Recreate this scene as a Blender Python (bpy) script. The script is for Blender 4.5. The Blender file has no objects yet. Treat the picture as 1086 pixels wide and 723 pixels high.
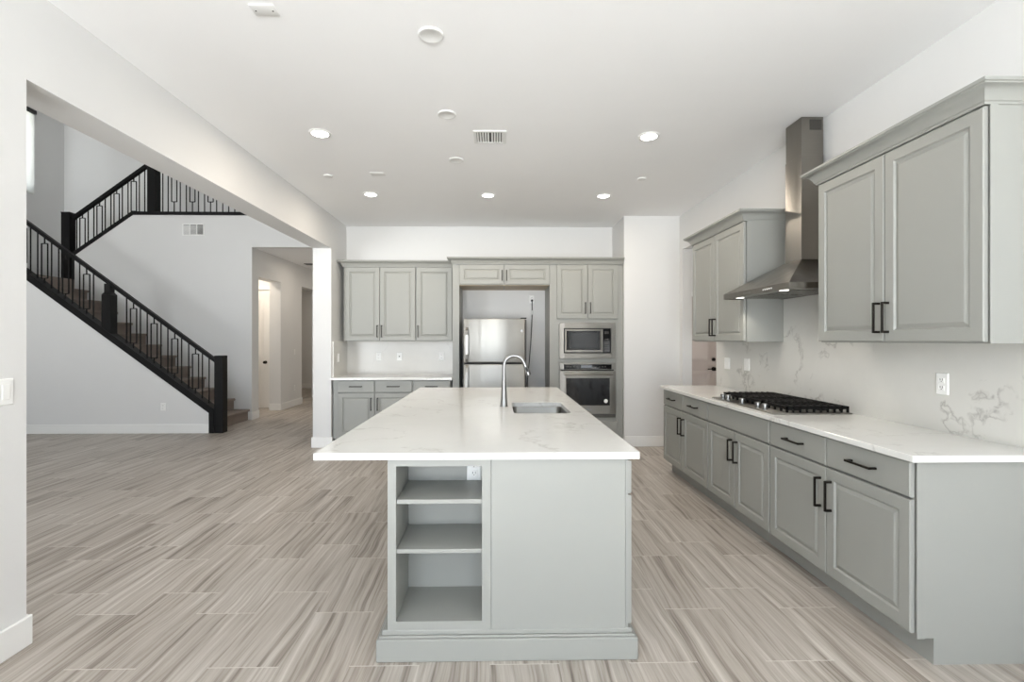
import bpy, bmesh, math, random
from mathutils import Vector, Matrix

random.seed(7)
S = bpy.context.scene
COL = S.collection

# ------------------------------------------------------------------ camera, world, exposure
cam_data = bpy.data.cameras.new('camera')
cam = bpy.data.objects.new('camera', cam_data)
COL.objects.link(cam)
cam.location = (0, 0, 1.407)
cam.rotation_euler = (math.pi / 2, 0, -0.018)
cam_data.sensor_width = 36.0
cam_data.lens = 510.0 / 1086.0 * 36.0
cam_data.shift_x = 0.0063
cam_data.shift_y = -0.0009
cam_data.clip_start = 0.02
S.camera = cam

S.view_settings.view_transform = 'Standard'
S.view_settings.look = 'None'
S.view_settings.gamma = 1.0
S.view_settings.use_curve_mapping = False
S.view_settings.exposure = 0.09

SKY_STRENGTH = 19.0
w = bpy.data.worlds.new('sky')
S.world = w
w.use_nodes = True
bg = w.node_tree.nodes['Background']
bg.inputs['Strength'].default_value = SKY_STRENGTH
# overcast sky above the horizon, brighter lower half added to lift the ceiling
_tc = w.node_tree.nodes.new('ShaderNodeTexCoord')
_sp = w.node_tree.nodes.new('ShaderNodeSeparateXYZ')
_rp = w.node_tree.nodes.new('ShaderNodeValToRGB')
_rp.color_ramp.elements[0].position = 0.47
_rp.color_ramp.elements[0].color = (0.965, 0.987, 0.992, 1)
_rp.color_ramp.elements[1].position = 0.53
_rp.color_ramp.elements[1].color = (0.275, 0.312, 0.36, 1)
_mr = w.node_tree.nodes.new('ShaderNodeMapRange')
_mr.inputs['From Min'].default_value = -1.0
w.node_tree.links.new(_tc.outputs['Generated'], _sp.inputs[0])
w.node_tree.links.new(_sp.outputs['Z'], _mr.inputs['Value'])
w.node_tree.links.new(_mr.outputs['Result'], _rp.inputs['Fac'])
w.node_tree.links.new(_rp.outputs['Color'], bg.inputs['Color'])

S.cycles.max_bounces = 12
S.cycles.diffuse_bounces = 8
S.cycles.glossy_bounces = 5
S.cycles.use_denoising = True
S.cycles.sample_clamp_indirect = 6.0
S.cycles.caustics_reflective = False
S.cycles.caustics_refractive = False

DOWNLIGHT_W = 8.5


def portal(loc, rot, sx, sy):
    l = bpy.data.lights.new('daylight', 'AREA')
    l.shape = 'RECTANGLE'
    l.size, l.size_y = sx, sy
    l.cycles.is_portal = True
    o = bpy.data.objects.new('daylight', l)
    COL.objects.link(o)
    o.location, o.rotation_euler = loc, rot
    return o


FRONT_Y = -3.2
KW = (-2.1, 1.2, 0.03, 2.85)          # glazed doors of the kitchen side, behind the camera: x0,x1,z0,z1
LW = (-7.2, -4.0, 0.05, 2.9)          # tall windows of the two storey room
portal(((KW[0] + KW[1]) / 2, FRONT_Y, (KW[2] + KW[3]) / 2), (math.pi / 2, 0, 0), KW[1] - KW[0], KW[3] - KW[2])
portal(((LW[0] + LW[1]) / 2, FRONT_Y, (LW[2] + LW[3]) / 2), (math.pi / 2, 0, 0), LW[1] - LW[0], LW[3] - LW[2])


# ------------------------------------------------------------------ materials
def lin(c):
    c = c / 255.0
    return c / 12.92 if c <= 0.04045 else ((c + 0.055) / 1.055) ** 2.4


def rgb(r, g, b):
    return (lin(r), lin(g), lin(b), 1.0)


def new_mat(name):
    m = bpy.data.materials.new(name)
    m.use_nodes = True
    nt = m.node_tree
    return m, nt, nt.nodes['Principled BSDF']


def noise(nt, scale, detail=3.0, rough=0.5, vec=None, coord='Object'):
    n = nt.nodes.new('ShaderNodeTexNoise')
    n.inputs['Scale'].default_value = scale
    n.inputs['Detail'].default_value = detail
    n.inputs['Roughness'].default_value = rough
    if vec is None:
        tc = nt.nodes.new('ShaderNodeTexCoord')
        vec = tc.outputs[coord]
    nt.links.new(vec, n.inputs['Vector'])
    return n


def mapping(nt, scale, coord='Object', vec=None):
    mp = nt.nodes.new('ShaderNodeMapping')
    mp.inputs['Scale'].default_value = scale
    if vec is None:
        tc = nt.nodes.new('ShaderNodeTexCoord')
        vec = tc.outputs[coord]
    nt.links.new(vec, mp.inputs['Vector'])
    return mp.outputs['Vector']


def ramp(nt, fac, stops):
    r = nt.nodes.new('ShaderNodeValToRGB')
    while len(r.color_ramp.elements) < len(stops):
        r.color_ramp.elements.new(0.5)
    for e, (p, c) in zip(r.color_ramp.elements, stops):
        e.position = p
        e.color = c
    nt.links.new(fac, r.inputs['Fac'])
    return r.outputs['Color']


def bump(nt, bsdf, height, strength, dist=0.01):
    b = nt.nodes.new('ShaderNodeBump')
    b.inputs['Strength'].default_value = strength
    b.inputs['Distance'].default_value = dist
    nt.links.new(height, b.inputs['Height'])
    nt.links.new(b.outputs['Normal'], bsdf.inputs['Normal'])


def paint(name, col, rough=0.5, var=0.02, bump_s=0.0, scale=40.0, spec=0.5):
    m, nt, b = new_mat(name)
    n = noise(nt, 3.0)
    c0 = tuple(max(0, x * (1 - var)) for x in col[:3]) + (1,)
    c1 = tuple(min(1, x * (1 + var)) for x in col[:3]) + (1,)
    nt.links.new(ramp(nt, n.outputs['Fac'], [(0.3, c0), (0.7, c1)]), b.inputs['Base Color'])
    b.inputs['Roughness'].default_value = rough
    b.inputs['Specular IOR Level'].default_value = spec
    if bump_s:
        n2 = noise(nt, scale, 4)
        bump(nt, b, n2.outputs['Fac'], bump_s, 0.004)
    return m


def metal(name, col, rough, stretch=None):
    m, nt, b = new_mat(name)
    b.inputs['Metallic'].default_value = 1.0
    v = mapping(nt, stretch) if stretch else None
    n = noise(nt, 6.0 if stretch else 20.0, 3, 0.6, v)
    c0 = tuple(x * 0.95 for x in col[:3]) + (1,)
    nt.links.new(ramp(nt, n.outputs['Fac'], [(0.3, c0), (0.7, col)]), b.inputs['Base Color'])
    mr = nt.nodes.new('ShaderNodeMapRange')
    mr.inputs['To Min'].default_value = rough * 0.85
    mr.inputs['To Max'].default_value = rough * 1.15
    nt.links.new(n.outputs['Fac'], mr.inputs['Value'])
    nt.links.new(mr.outputs['Result'], b.inputs['Roughness'])
    if stretch:
        b.inputs['Anisotropic'].default_value = 0.8
        b.inputs['Anisotropic Rotation'].default_value = 0.25
        tg = nt.nodes.new('ShaderNodeTangent')
        tg.direction_type = 'RADIAL'
        tg.axis = 'Z'
        nt.links.new(tg.outputs['Tangent'], b.inputs['Tangent'])
        wv = noise(nt, 1.0, 1, 0.4, mapping(nt, (7.0, 7.0, 0.35)))
        bump(nt, b, wv.outputs['Fac'], 0.5, 0.012)
    return m


def emit(name, col, strength):
    m, nt, b = new_mat(name)
    b.inputs['Base Color'].default_value = (0.08, 0.08, 0.08, 1)
    n = noise(nt, 5.0)
    nt.links.new(ramp(nt, n.outputs['Fac'], [(0.0, col), (1.0, col)]), b.inputs['Emission Color'])
    b.inputs['Emission Strength'].default_value = strength
    return m


def quartz(name, base, vein, vein_amt=1.0, rough=0.12):
    m, nt, b = new_mat(name)
    tc = nt.nodes.new('ShaderNodeTexCoord')
    warp = noise(nt, 1.6, 4, 0.6, tc.outputs['Object'])
    mix = nt.nodes.new('ShaderNodeMix')
    mix.data_type = 'VECTOR'
    mix.inputs[0].default_value = 0.3
    nt.links.new(tc.outputs['Object'], mix.inputs[4])
    nt.links.new(warp.outputs['Color'], mix.inputs[5])
    n1 = noise(nt, 1.7, 8, 0.56, mix.outputs[1])
    s = nt.nodes.new('ShaderNodeMath'); s.operation = 'SUBTRACT'; s.inputs[1].default_value = 0.5
    nt.links.new(n1.outputs['Fac'], s.inputs[0])
    a = nt.nodes.new('ShaderNodeMath'); a.operation = 'ABSOLUTE'
    nt.links.new(s.outputs[0], a.inputs[0])
    line = ramp(nt, a.outputs[0], [(0.0, (1, 1, 1, 1)), (0.004, (0.5, 0.5, 0.5, 1)), (0.012, (0, 0, 0, 1))])
    brk = noise(nt, 5.5, 4, 0.6, tc.outputs['Object'])
    mask = ramp(nt, brk.outputs['Fac'], [(0.40, (0, 0, 0, 1)), (0.60, (1, 1, 1, 1))])
    mul = nt.nodes.new('ShaderNodeMath'); mul.operation = 'MULTIPLY'
    nt.links.new(line, mul.inputs[0]); nt.links.new(mask, mul.inputs[1])
    mul2 = nt.nodes.new('ShaderNodeMath'); mul2.operation = 'MULTIPLY'; mul2.inputs[1].default_value = vein_amt
    nt.links.new(mul.outputs[0], mul2.inputs[0])
    cloud = noise(nt, 2.2, 5, 0.6, tc.outputs['Object'])
    c0 = tuple(x * 0.955 for x in base[:3]) + (1,)
    basec = ramp(nt, cloud.outputs['Fac'], [(0.35, c0), (0.6, base)])
    mc = nt.nodes.new('ShaderNodeMix'); mc.data_type = 'RGBA'
    nt.links.new(mul2.outputs[0], mc.inputs[0])
    nt.links.new(basec, mc.inputs[6])
    mc.inputs[7].default_value = vein
    nt.links.new(mc.outputs[2], b.inputs['Base Color'])
    b.inputs['Roughness'].default_value = rough
    return m


def floor_mat():
    m, nt, b = new_mat('wood look porcelain tile')
    L = nt.links.new

    def M(op, a, c=None):
        n = nt.nodes.new('ShaderNodeMath'); n.operation = op
        for i, v in enumerate((a, c)):
            if v is None:
                continue
            if isinstance(v, (int, float)):
                n.inputs[i].default_value = v
            else:
                L(v, n.inputs[i])
        return n.outputs[0]
    tc = nt.nodes.new('ShaderNodeTexCoord')
    sp = nt.nodes.new('ShaderNodeSeparateXYZ')
    L(tc.outputs['Object'], sp.inputs[0])
    x, y = sp.outputs['X'], sp.outputs['Y']
    W, H = 0.303, 0.620
    u = M('DIVIDE', M('SUBTRACT', x, 0.574 - 30 * W), W)
    ci = M('FLOOR', u)
    fu = M('FRACT', u)
    odd = M('MODULO', ci, 2.0)
    v = M('DIVIDE', M('SUBTRACT', M('ADD', y, 12.4), M('ADD', 2.085, M('MULTIPLY', odd, 0.415))), H)
    ri = M('FLOOR', v)
    fv = M('FRACT', v)
    cell = nt.nodes.new('ShaderNodeCombineXYZ')
    L(ci, cell.inputs[0]); L(ri, cell.inputs[1])
    wn = nt.nodes.new('ShaderNodeTexWhiteNoise'); wn.noise_dimensions = '3D'
    L(cell.outputs[0], wn.inputs['Vector'])
    # streak coordinates, shifted per tile and gently skewed
    sep = nt.nodes.new('ShaderNodeSeparateXYZ')
    L(wn.outputs['Color'], sep.inputs[0])
    skew = M('MULTIPLY', M('SUBTRACT', sep.outputs['Y'], 0.5), 0.10)
    wob = noise(nt, 2.2, 2, 0.5, tc.outputs['Object'])
    sx = M('ADD', M('ADD', x, M('MULTIPLY', y, skew)), M('MULTIPLY', wob.outputs['Fac'], 0.04))
    cv = nt.nodes.new('ShaderNodeCombineXYZ')
    L(M('MULTIPLY', sx, 30.0), cv.inputs[0])
    L(M('MULTIPLY', y, 0.8), cv.inputs[1])
    L(M('MULTIPLY', sep.outputs['X'], 60.0), cv.inputs[2])
    n1 = noise(nt, 1.0, 5, 0.62, cv.outputs[0])
    cv2 = nt.nodes.new('ShaderNodeCombineXYZ')
    L(M('MULTIPLY', sx, 90.0), cv2.inputs[0])
    L(M('MULTIPLY', y, 2.2), cv2.inputs[1])
    L(M('MULTIPLY', sep.outputs['Z'], 60.0), cv2.inputs[2])
    n2 = noise(nt, 1.0, 4, 0.6, cv2.outputs[0])
    mixv = M('ADD', M('MULTIPLY', n1.outputs['Fac'], 0.68), M('MULTIPLY', n2.outputs['Fac'], 0.32))
    mixv = M('ADD', mixv, M('MULTIPLY', M('SUBTRACT', wn.outputs['Value'], 0.5), 0.07))
    colr = ramp(nt, mixv, [(0.33, rgb(112, 103, 95)), (0.42, rgb(150, 141, 132)), (0.49, rgb(171, 163, 154)),
                           (0.57, rgb(183, 176, 168)), (0.66, rgb(203, 197, 190))])
    # grout
    g1 = M('LESS_THAN', fu, 0.005)
    g3 = M('LESS_THAN', fv, 0.0065)
    gm = M('MAXIMUM', M('MULTIPLY', g1, 0.55), g3)
    mc = nt.nodes.new('ShaderNodeMix'); mc.data_type = 'RGBA'
    L(gm, mc.inputs[0]); L(colr, mc.inputs[6])
    mc.inputs[7].default_value = rgb(208, 203, 195)
    L(mc.outputs[2], b.inputs['Base Color'])
    b.inputs['Roughness'].default_value = 0.42
    b.inputs['Specular IOR Level'].default_value = 0.4
    return m


MAT = {}
MAT['wall'] = paint('white wall paint', rgb(221, 221, 220), 0.7, 0.006, 0.12, 90)
MAT['ceiling'] = paint('ceiling paint', rgb(243, 243, 243), 0.8, 0.004)
MAT['trim'] = paint('white trim paint', rgb(236, 236, 234), 0.4, 0.005)
MAT['floor'] = floor_mat()
MAT['cab'] = paint('grey green cabinet paint', rgb(151, 152, 147), 0.42, 0.01)
MAT['cab_dark'] = paint('cabinet underside', rgb(190, 172, 144), 0.5, 0.03)
MAT['quartz'] = quartz('white quartz', rgb(226, 226, 223), rgb(176, 172, 166), 0.55, 0.14)
MAT['splash'] = quartz('veined quartz', rgb(212, 211, 206), rgb(132, 128, 124), 0.55, 0.25)
MAT['splash_back'] = quartz('pale quartz', rgb(210, 208, 203), rgb(178, 174, 170), 0.3, 0.25)
MAT['steel'] = metal('brushed steel', rgb(150, 148, 143), 0.33, (1.0, 1.0, 60.0))
MAT['steel_v'] = metal('wide brushed steel', rgb(158, 157, 153), 0.40, (1.0, 1.0, 80.0))
MAT['hood_steel'] = metal('hood steel', rgb(140, 136, 130), 0.30, (1.0, 1.0, 60.0))
MAT['chrome'] = metal('brushed chrome', rgb(152, 152, 151), 0.34)
MAT['sink'] = metal('satin sink steel', rgb(118, 117, 113), 0.35)
MAT['dark_steel'] = metal('dark filter mesh', rgb(98, 96, 92), 0.4)
MAT['pull'] = metal('bronze pull', rgb(52, 49, 46), 0.4)
MAT['black'] = paint('black painted wood', rgb(17, 16, 16), 0.5, 0.05, spec=0.2)
MAT['iron'] = paint('black iron', rgb(14, 13, 12), 0.5, 0.05, spec=0.2)
MAT['gasket'] = paint('dark gasket', rgb(24, 24, 25), 0.6, 0.05)
MAT['glass_black'] = paint('black glass', rgb(14, 15, 18), 0.06, 0.05)
MAT['screen'] = paint('microwave window', rgb(40, 42, 44), 0.08, 0.05)
MAT['body_grey'] = paint('refrigerator side', rgb(88, 88, 88), 0.5, 0.03)
MAT['plate'] = paint('off white ceiling plastic', rgb(224, 224, 222), 0.5, 0.004)
MAT['plastic'] = paint('white plastic', rgb(240, 240, 238), 0.35, 0.004)
MAT['slot'] = paint('dark slot', rgb(50, 48, 46), 0.6, 0.03)
MAT['iron_cast'] = paint('cast iron', rgb(17, 16, 15), 0.6, 0.1, 0.3, 200, 0.25)
MAT['carpet'] = paint('taupe carpet', rgb(140, 129, 122), 0.95, 0.10, 0.8, 260, 0.1)
MAT['door_white'] = paint('white door paint', rgb(232, 231, 229), 0.4, 0.005)
MAT['door_taupe'] = paint('taupe door paint', rgb(180, 168, 160), 0.45, 0.01)
MAT['shade'] = paint('roller shade', rgb(232, 232, 228), 0.8, 0.01)
_m, _nt, _b = new_mat('translucent shade')
_n = noise(_nt, 60.0)
_nt.links.new(ramp(_nt, _n.outputs['Fac'], [(0.3, rgb(232, 232, 228)), (0.7, rgb(240, 240, 237))]), _b.inputs['Base Color'])
_b.inputs['Roughness'].default_value = 0.9
_t = _nt.nodes.new('ShaderNodeBsdfTranslucent'); _t.inputs['Color'].default_value = (0.75, 0.75, 0.73, 1)
_x = _nt.nodes.new('ShaderNodeMixShader'); _x.inputs[0].default_value = 0.38
_o = _nt.nodes['Material Output']
_nt.links.new(_b.outputs[0], _x.inputs[1]); _nt.links.new(_t.outputs[0], _x.inputs[2]); _nt.links.new(_x.outputs[0], _o.inputs['Surface'])
MAT['shade'] = _m
MAT['lens'] = emit('lit lens', (1.0, 0.97, 0.92, 1), 14.0)
MAT['hoodlamp'] = emit('lit hood lamp', (1.0, 0.95, 0.86, 1), 2.2)
MAT['display'] = emit('lit display', (0.62, 0.72, 0.82, 1), 0.15)


# ------------------------------------------------------------------ mesh helpers
class MB:
    def __init__(self):
        self.bm = bmesh.new()

    def box(self, x0, y0, z0, x1, y1, z1, bev=0.0, seg=2):
        bm = self.bm
        x0, x1 = sorted((x0, x1)); y0, y1 = sorted((y0, y1)); z0, z1 = sorted((z0, z1))
        v = [bm.verts.new(p) for p in ((x0, y0, z0), (x1, y0, z0), (x1, y1, z0), (x0, y1, z0),
                                       (x0, y0, z1), (x1, y0, z1), (x1, y1, z1), (x0, y1, z1))]
        fs = [bm.faces.new([v[i] for i in q]) for q in
              ((3, 2, 1, 0), (4, 5, 6, 7), (0, 1, 5, 4), (1, 2, 6, 5), (2, 3, 7, 6), (3, 0, 4, 7))]
        if bev:
            es = {e for f in fs for e in f.edges}
            bmesh.ops.bevel(bm, geom=list(es), offset=bev, segments=seg, affect='EDGES', profile=0.5)
        return self

    def prism(self, poly, axis, a, b):
        """poly: 2D points; axis 'x' -> (y,z), 'y' -> (x,z), 'z' -> (x,y)"""
        bm = self.bm

        def p3(p, t):
            return {'x': (t, p[0], p[1]), 'y': (p[0], t, p[1]), 'z': (p[0], p[1], t)}[axis]
        A = [bm.verts.new(p3(p, a)) for p in poly]
        B = [bm.verts.new(p3(p, b)) for p in poly]
        n = len(poly)
        fs = [bm.faces.new(A), bm.faces.new(B[::-1])]
        for i in range(n):
            fs.append(bm.faces.new((A[i], B[i], B[(i + 1) % n], A[(i + 1) % n])))
        bmesh.ops.recalc_face_normals(bm, faces=fs)
        return self

    def tube(self, pts, r, seg=10, cap=True):
        bm = self.bm
        pts = [Vector(p) for p in pts]
        rs = r if isinstance(r, (list, tuple)) else [r] * len(pts)
        rings = []
        up = None
        for i, p in enumerate(pts):
            d = (pts[min(i + 1, len(pts) - 1)] - pts[max(i - 1, 0)]).normalized()
            if up is None:
                up = Vector((0, 0, 1)) if abs(d.z) < 0.9 else Vector((1, 0, 0))
            s = d.cross(up)
            if s.length < 1e-5:
                s = d.cross(Vector((0, 1, 0)))
            s.normalize()
            up = s.cross(d).normalized()
            rings.append([bm.verts.new(p + (s * math.cos(2 * math.pi * k / seg) + up * math.sin(2 * math.pi * k / seg)) * rs[i])
                          for k in range(seg)])
        fs = []
        for a, b in zip(rings, rings[1:]):
            for k in range(seg):
                fs.append(bm.faces.new((a[k], a[(k + 1) % seg], b[(k + 1) % seg], b[k])))
        if cap:
            fs.append(bm.faces.new(rings[0][::-1])); fs.append(bm.faces.new(rings[-1]))
        bmesh.ops.recalc_face_normals(bm, faces=fs)
        return self

    def lathe(self, prof, c=(0, 0, 0), seg=24, axis='z'):
        """prof: (r, h) list along the axis"""
        bm = self.bm
        c = Vector(c)

        def at(r, h, k):
            a = 2 * math.pi * k / seg
            u, v = r * math.cos(a), r * math.sin(a)
            return c + Vector({'z': (u, v, h), 'y': (u, h, v), 'x': (h, u, v)}[axis])
        rings = [[bm.verts.new(at(max(r, 1e-4), h, k)) for k in range(seg)] for r, h in prof]
        fs = []
        for a, b in zip(rings, rings[1:]):
            for k in range(seg):
                fs.append(bm.faces.new((a[k], a[(k + 1) % seg], b[(k + 1) % seg], b[k])))
        fs.append(bm.faces.new(rings[0])); fs.append(bm.faces.new(rings[-1][::-1]))
        bmesh.ops.recalc_face_normals(bm, faces=fs)
        return self

    def bar(self, p0, p1, w, h, upv=(0, 0, 1)):
        """rectangular bar between two points"""
        bm = self.bm
        p0, p1 = Vector(p0), Vector(p1)
        d = (p1 - p0).normalized()
        s = d.cross(Vector(upv))
        if s.length < 1e-5:
            s = d.cross(Vector((0, 1, 0)))
        s.normalize()
        u = s.cross(d).normalized()
        vs = []
        for p in (p0, p1):
            vs.append([bm.verts.new(p + s * (w / 2 * i) + u * (h / 2 * j)) for i, j in ((-1, -1), (1, -1), (1, 1), (-1, 1))])
        a, b = vs
        fs = [bm.faces.new(a[::-1]), bm.faces.new(b)]
        for k in range(4):
            fs.append(bm.faces.new((a[k], a[(k + 1) % 4], b[(k + 1) % 4], b[k])))
        bmesh.ops.recalc_face_normals(bm, faces=fs)
        return self

    def rings(self, w, h, steps, y=0.0, x0=0.0, z0=0.0):
        """concentric rectangles facing -Y: steps = (inset, depth); closes back and centre"""
        bm = self.bm
        rr = []
        for ins, d in steps:
            rr.append([bm.verts.new(p) for p in ((x0 + ins, y + d, z0 + ins), (x0 + w - ins, y + d, z0 + ins),
                                                 (x0 + w - ins, y + d, z0 + h - ins), (x0 + ins, y + d, z0 + h - ins))])
        fs = [bm.faces.new(rr[0][::-1]), bm.faces.new(rr[-1])]
        for a, b in zip(rr, rr[1:]):
            for k in range(4):
                fs.append(bm.faces.new((a[k], a[(k + 1) % 4], b[(k + 1) % 4], b[k])))
        bmesh.ops.recalc_face_normals(bm, faces=fs)
        return self

    def build(self, name, mat, parent=None, smooth=True):
        me = bpy.data.meshes.new(name)
        self.bm.to_mesh(me)
        self.bm.free()
        me.materials.append(MAT[mat] if isinstance(mat, str) else mat)
        if smooth:
            for p in me.polygons:
                p.use_smooth = True
            me.set_sharp_from_angle(angle=math.radians(32))
        o = bpy.data.objects.new(name, me)
        COL.objects.link(o)
        if parent:
            o.parent = parent
        return o


def tag(o, label, cat, group=None, kind=None):
    o['label'] = label
    o['category'] = cat
    if group:
        o['group'] = group
    if kind:
        o['kind'] = kind
    return o


def thing(name, label, cat, loc=(0, 0, 0), rz=0.0, group=None):
    o = bpy.data.objects.new(name, None)
    COL.objects.link(o)
    o.empty_display_size = 0.1
    o.location = loc
    o.rotation_euler = (0, 0, rz)
    return tag(o, label, cat, group)


def struct(name, mb, mat):
    o = mb.build(name, mat)
    o['kind'] = 'structure'
    return o


def dup(root, loc, rz, label):
    """copy of a thing with copies of its parts and sub-parts"""
    r = root.copy(); COL.objects.link(r)
    r.location = loc; r.rotation_euler = (0, 0, rz); r['label'] = label
    for ch in list(root.children):
        c = ch.copy(); COL.objects.link(c); c.parent = r
        for g in ch.children:
            d = g.copy(); COL.objects.link(d); d.parent = c
    return r


# ------------------------------------------------------------------ setting
CEIL = 3.048
HI = 6.0
struct('floor', MB().box(-8.9, FRONT_Y - 0.2, -0.12, 4.6, 14.4, 0.0), 'floor')
struct('ceiling', MB().box(-2.17, FRONT_Y, CEIL, 4.5, 8.0, CEIL + 0.2), 'ceiling')
struct('ceiling_upper', MB().box(-8.9, FRONT_Y, HI, -2.17, 9.9, HI + 0.2), 'ceiling')

# left wall with the wide opening: stub, beam, end column
m = MB()
m.box(-2.41, FRONT_Y, 0, -2.17, 2.258, HI)
m.box(-2.41, 2.258, 2.61, -2.17, 6.34, HI)
m.box(-2.41, 6.34, 0, -2.17, 14.17, HI)
struct('wall_left', m, 'wall')
struct('wall_back', MB().box(-2.17, 6.98, 0, 1.69, 7.12, CEIL), 'wall')
struct('wall_wing', MB().box(1.68, 6.33, 0, 2.42, 7.12, CEIL), 'wall')
m = MB()
m.box(2.42, FRONT_Y, 0, 2.54, 5.24, CEIL)
m.box(2.42, 5.24, 2.59, 2.54, 6.22, CEIL)
m.box(2.42, 6.22, 0, 2.54, 7.12, CEIL)
struct('wall_right', m, 'wall')
# room beyond the right opening
m = MB()
m.box(2.54, 7.6, 0, 4.5, 7.7, CEIL)
m.box(4.4, 4.6, 0, 4.5, 7.6, CEIL)
m.box(2.54, 4.6, 0, 4.5, 4.7, CEIL)
struct('wall_passage', m, 'wall')
# wall behind the camera with glazed openings
x0, x1, z0, z1 = KW
m = MB()
m.box(-2.41, FRONT_Y - 0.15, 0, x0, FRONT_Y, HI)
m.box(x1, FRONT_Y - 0.15, 0, 4.5, FRONT_Y, HI)
m.box(x0, FRONT_Y - 0.15, z1, x1, FRONT_Y, HI)
m.box(x0, FRONT_Y - 0.15, 0, x1, FRONT_Y, z0)
lx0, lx1, lz0, lz1 = LW
m.box(-8.9, FRONT_Y - 0.15, 0, lx0, FRONT_Y, HI)
m.box(lx1, FRONT_Y - 0.15, 0, -2.41, FRONT_Y, HI)
m.box(lx0, FRONT_Y - 0.15, lz1, lx1, FRONT_Y, HI)
m.box(lx0, FRONT_Y - 0.15, 0, lx1, FRONT_Y, lz0)
struct('wall_front', m, 'wall')
m = MB()
for i in range(4):
    xx = x0 + (x1 - x0) * i / 3
    m.box(xx - 0.04, FRONT_Y - 0.1, z0, xx + 0.04, FRONT_Y - 0.03, z1)
m.box(x0, FRONT_Y - 0.1, z1 - 0.07, x1, FRONT_Y - 0.03, z1)
struct('window_1', m, 'trim')
m = MB()
for i in range(4):
    xx = lx0 + (lx1 - lx0) * i / 3
    m.box(xx - 0.05, FRONT_Y - 0.1, lz0, xx + 0.05, FRONT_Y - 0.03, lz1)
for zz in (lz0 + 0.03, lz1 - 0.03):
    m.box(lx0, FRONT_Y - 0.1, zz - 0.05, lx1, FRONT_Y - 0.03, zz + 0.05)
struct('window_2', m, 'trim')

# stairwell
XL = -8.63
m = MB()                                   # far left wall with a high window opening
wy0, wy1, wz0, wz1 = 8.15, 9.10, 4.15, 5.62
m.box(XL - 0.15, FRONT_Y, 0, XL, wy0, HI)
m.box(XL - 0.15, wy1, 0, XL, 9.9, HI)
m.box(XL - 0.15, wy0, 0, XL, wy1, wz0)
m.box(XL - 0.15, wy0, wz1, XL, wy1, HI)
struct('wall_stairwell_left', m, 'wall')
struct('wall_stairwell_back', MB().box(XL - 0.15, 9.75, 0, -6.1, 9.9, HI).box(-6.1, 9.75, 3.61, -2.41, 9.9, HI), 'wall')
RISE, RUN, NX = 0.190, 0.2545, -4.358
SL = 2.007 / 2.713                          # slope of the curb


def curb_z(x):
    return 0.305 + SL * (-4.349 - x)


# wall below the first flight
m = MB()
m.prism([(XL, 0), (-4.349, 0), (-4.349, 0.305), (-7.45, curb_z(-7.45)), (XL, curb_z(-7.45))], 'y', 7.35, 7.47)
struct('wall_below_stairs', m, 'wall')
SL2 = (3.607 - 2.877) / (7.425 - 6.395)
m = MB()
m.prism([(-7.408, 0), (-4.325, 0), (-4.325, CEIL), (-2.41, CEIL), (-2.41, 3.607), (-6.395, 3.607), (-7.408, 2.889)],
        'y', 8.57, 8.69)
struct('wall_stairs_back', m, 'wall')
struct('ceiling_hall', MB().box(-6.1, 8.69, CEIL, -2.41, 9.75, 3.60).box(-7.2, 9.75, CEIL, -2.41, 14.17, 3.60), 'ceiling')
m = MB()
m.box(-4.55, 8.69, 0, -4.325, 8.81, CEIL)
m.box(-4.55, 8.81, 2.56, -4.325, 9.70, CEIL)
m.box(-4.55, 9.70, 0, -4.325, 10.74, CEIL)
m.box(-4.55, 10.74, 2.59, -4.325, 11.9, CEIL)
m.box(-4.55, 11.9, 0, -4.325, 14.17, CEIL)
struct('wall_hall_left', m, 'wall')
struct('wall_hall_end', MB().box(-7.2, 14.17, 0, -2.17, 14.3, CEIL), 'wall')
m = MB()
m.box(-7.2, 10.3, 0, -7.08, 14.17, CEIL)
m.box(-7.08, 10.3, 0, -4.55, 10.42, CEIL)
struct('wall_hall_room', m, 'wall')
# alcove with a white door
m = MB()
m.box(-5.62, 9.98, 0, -5.53, 10.1, CEIL)
m.box(-4.68, 9.98, 0, -4.55, 10.1, CEIL)
m.box(-5.53, 9.98, 2.47, -4.68, 10.1, CEIL)
m.box(-5.72, 8.69, 0, -5.62, 10.1, CEIL)
struct('wall_alcove', m, 'wall')

# baseboards
BH, BT = 0.137, 0.016


def base_profile(m, x0, y0, x1, y1):
    """baseboard box with a small bevelled top"""
    m.box(x0, y0, 0, x1, y1, BH, 0.004, 1)


m = MB()
base_profile(m, -2.17, FRONT_Y, -2.17 + BT, 2.258 + BT)
base_profile(m, -2.41 - BT, 2.258, -2.17, 2.258 + BT)
struct('baseboard_left', m, 'trim')
m = MB()
base_profile(m, -2.41 - BT, 6.34 - BT, -2.17 + BT, 6.34)
base_profile(m, -2.41 - BT, 6.34, -2.41, 14.17)
base_profile(m, -2.17, 6.34, -2.17 + BT, 6.375)
struct('baseboard_column', m, 'trim')
m = MB()
base_profile(m, 1.69, 6.33 - BT, 2.42, 6.33)
struct('baseboard_wing', m, 'trim')
m = MB()
base_profile(m, XL, 7.35 - BT, -4.349, 7.35)
struct('baseboard_stairs', m, 'trim')
m = MB()
base_profile(m, -4.42, 8.57 - BT, -4.325 + BT, 8.57)
base_profile(m, -4.325, 8.57, -4.325 + BT, 8.69)
base_profile(m, -4.325, 8.69, -4.325 + BT, 8.81)
base_profile(m, -4.55, 9.70 - BT, -4.325 + BT, 9.70)
base_profile(m, -4.325, 9.70, -4.325 + BT, 10.74)
base_profile(m, -4.325, 11.9, -4.325 + BT, 14.17)
base_profile(m, -7.08, 14.17 - BT, -4.325, 14.17)
base_profile(m, -4.325 + BT, 14.17 - BT, -2.41 - BT, 14.17)
struct('baseboard_hall', m, 'trim')
m = MB()
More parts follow.
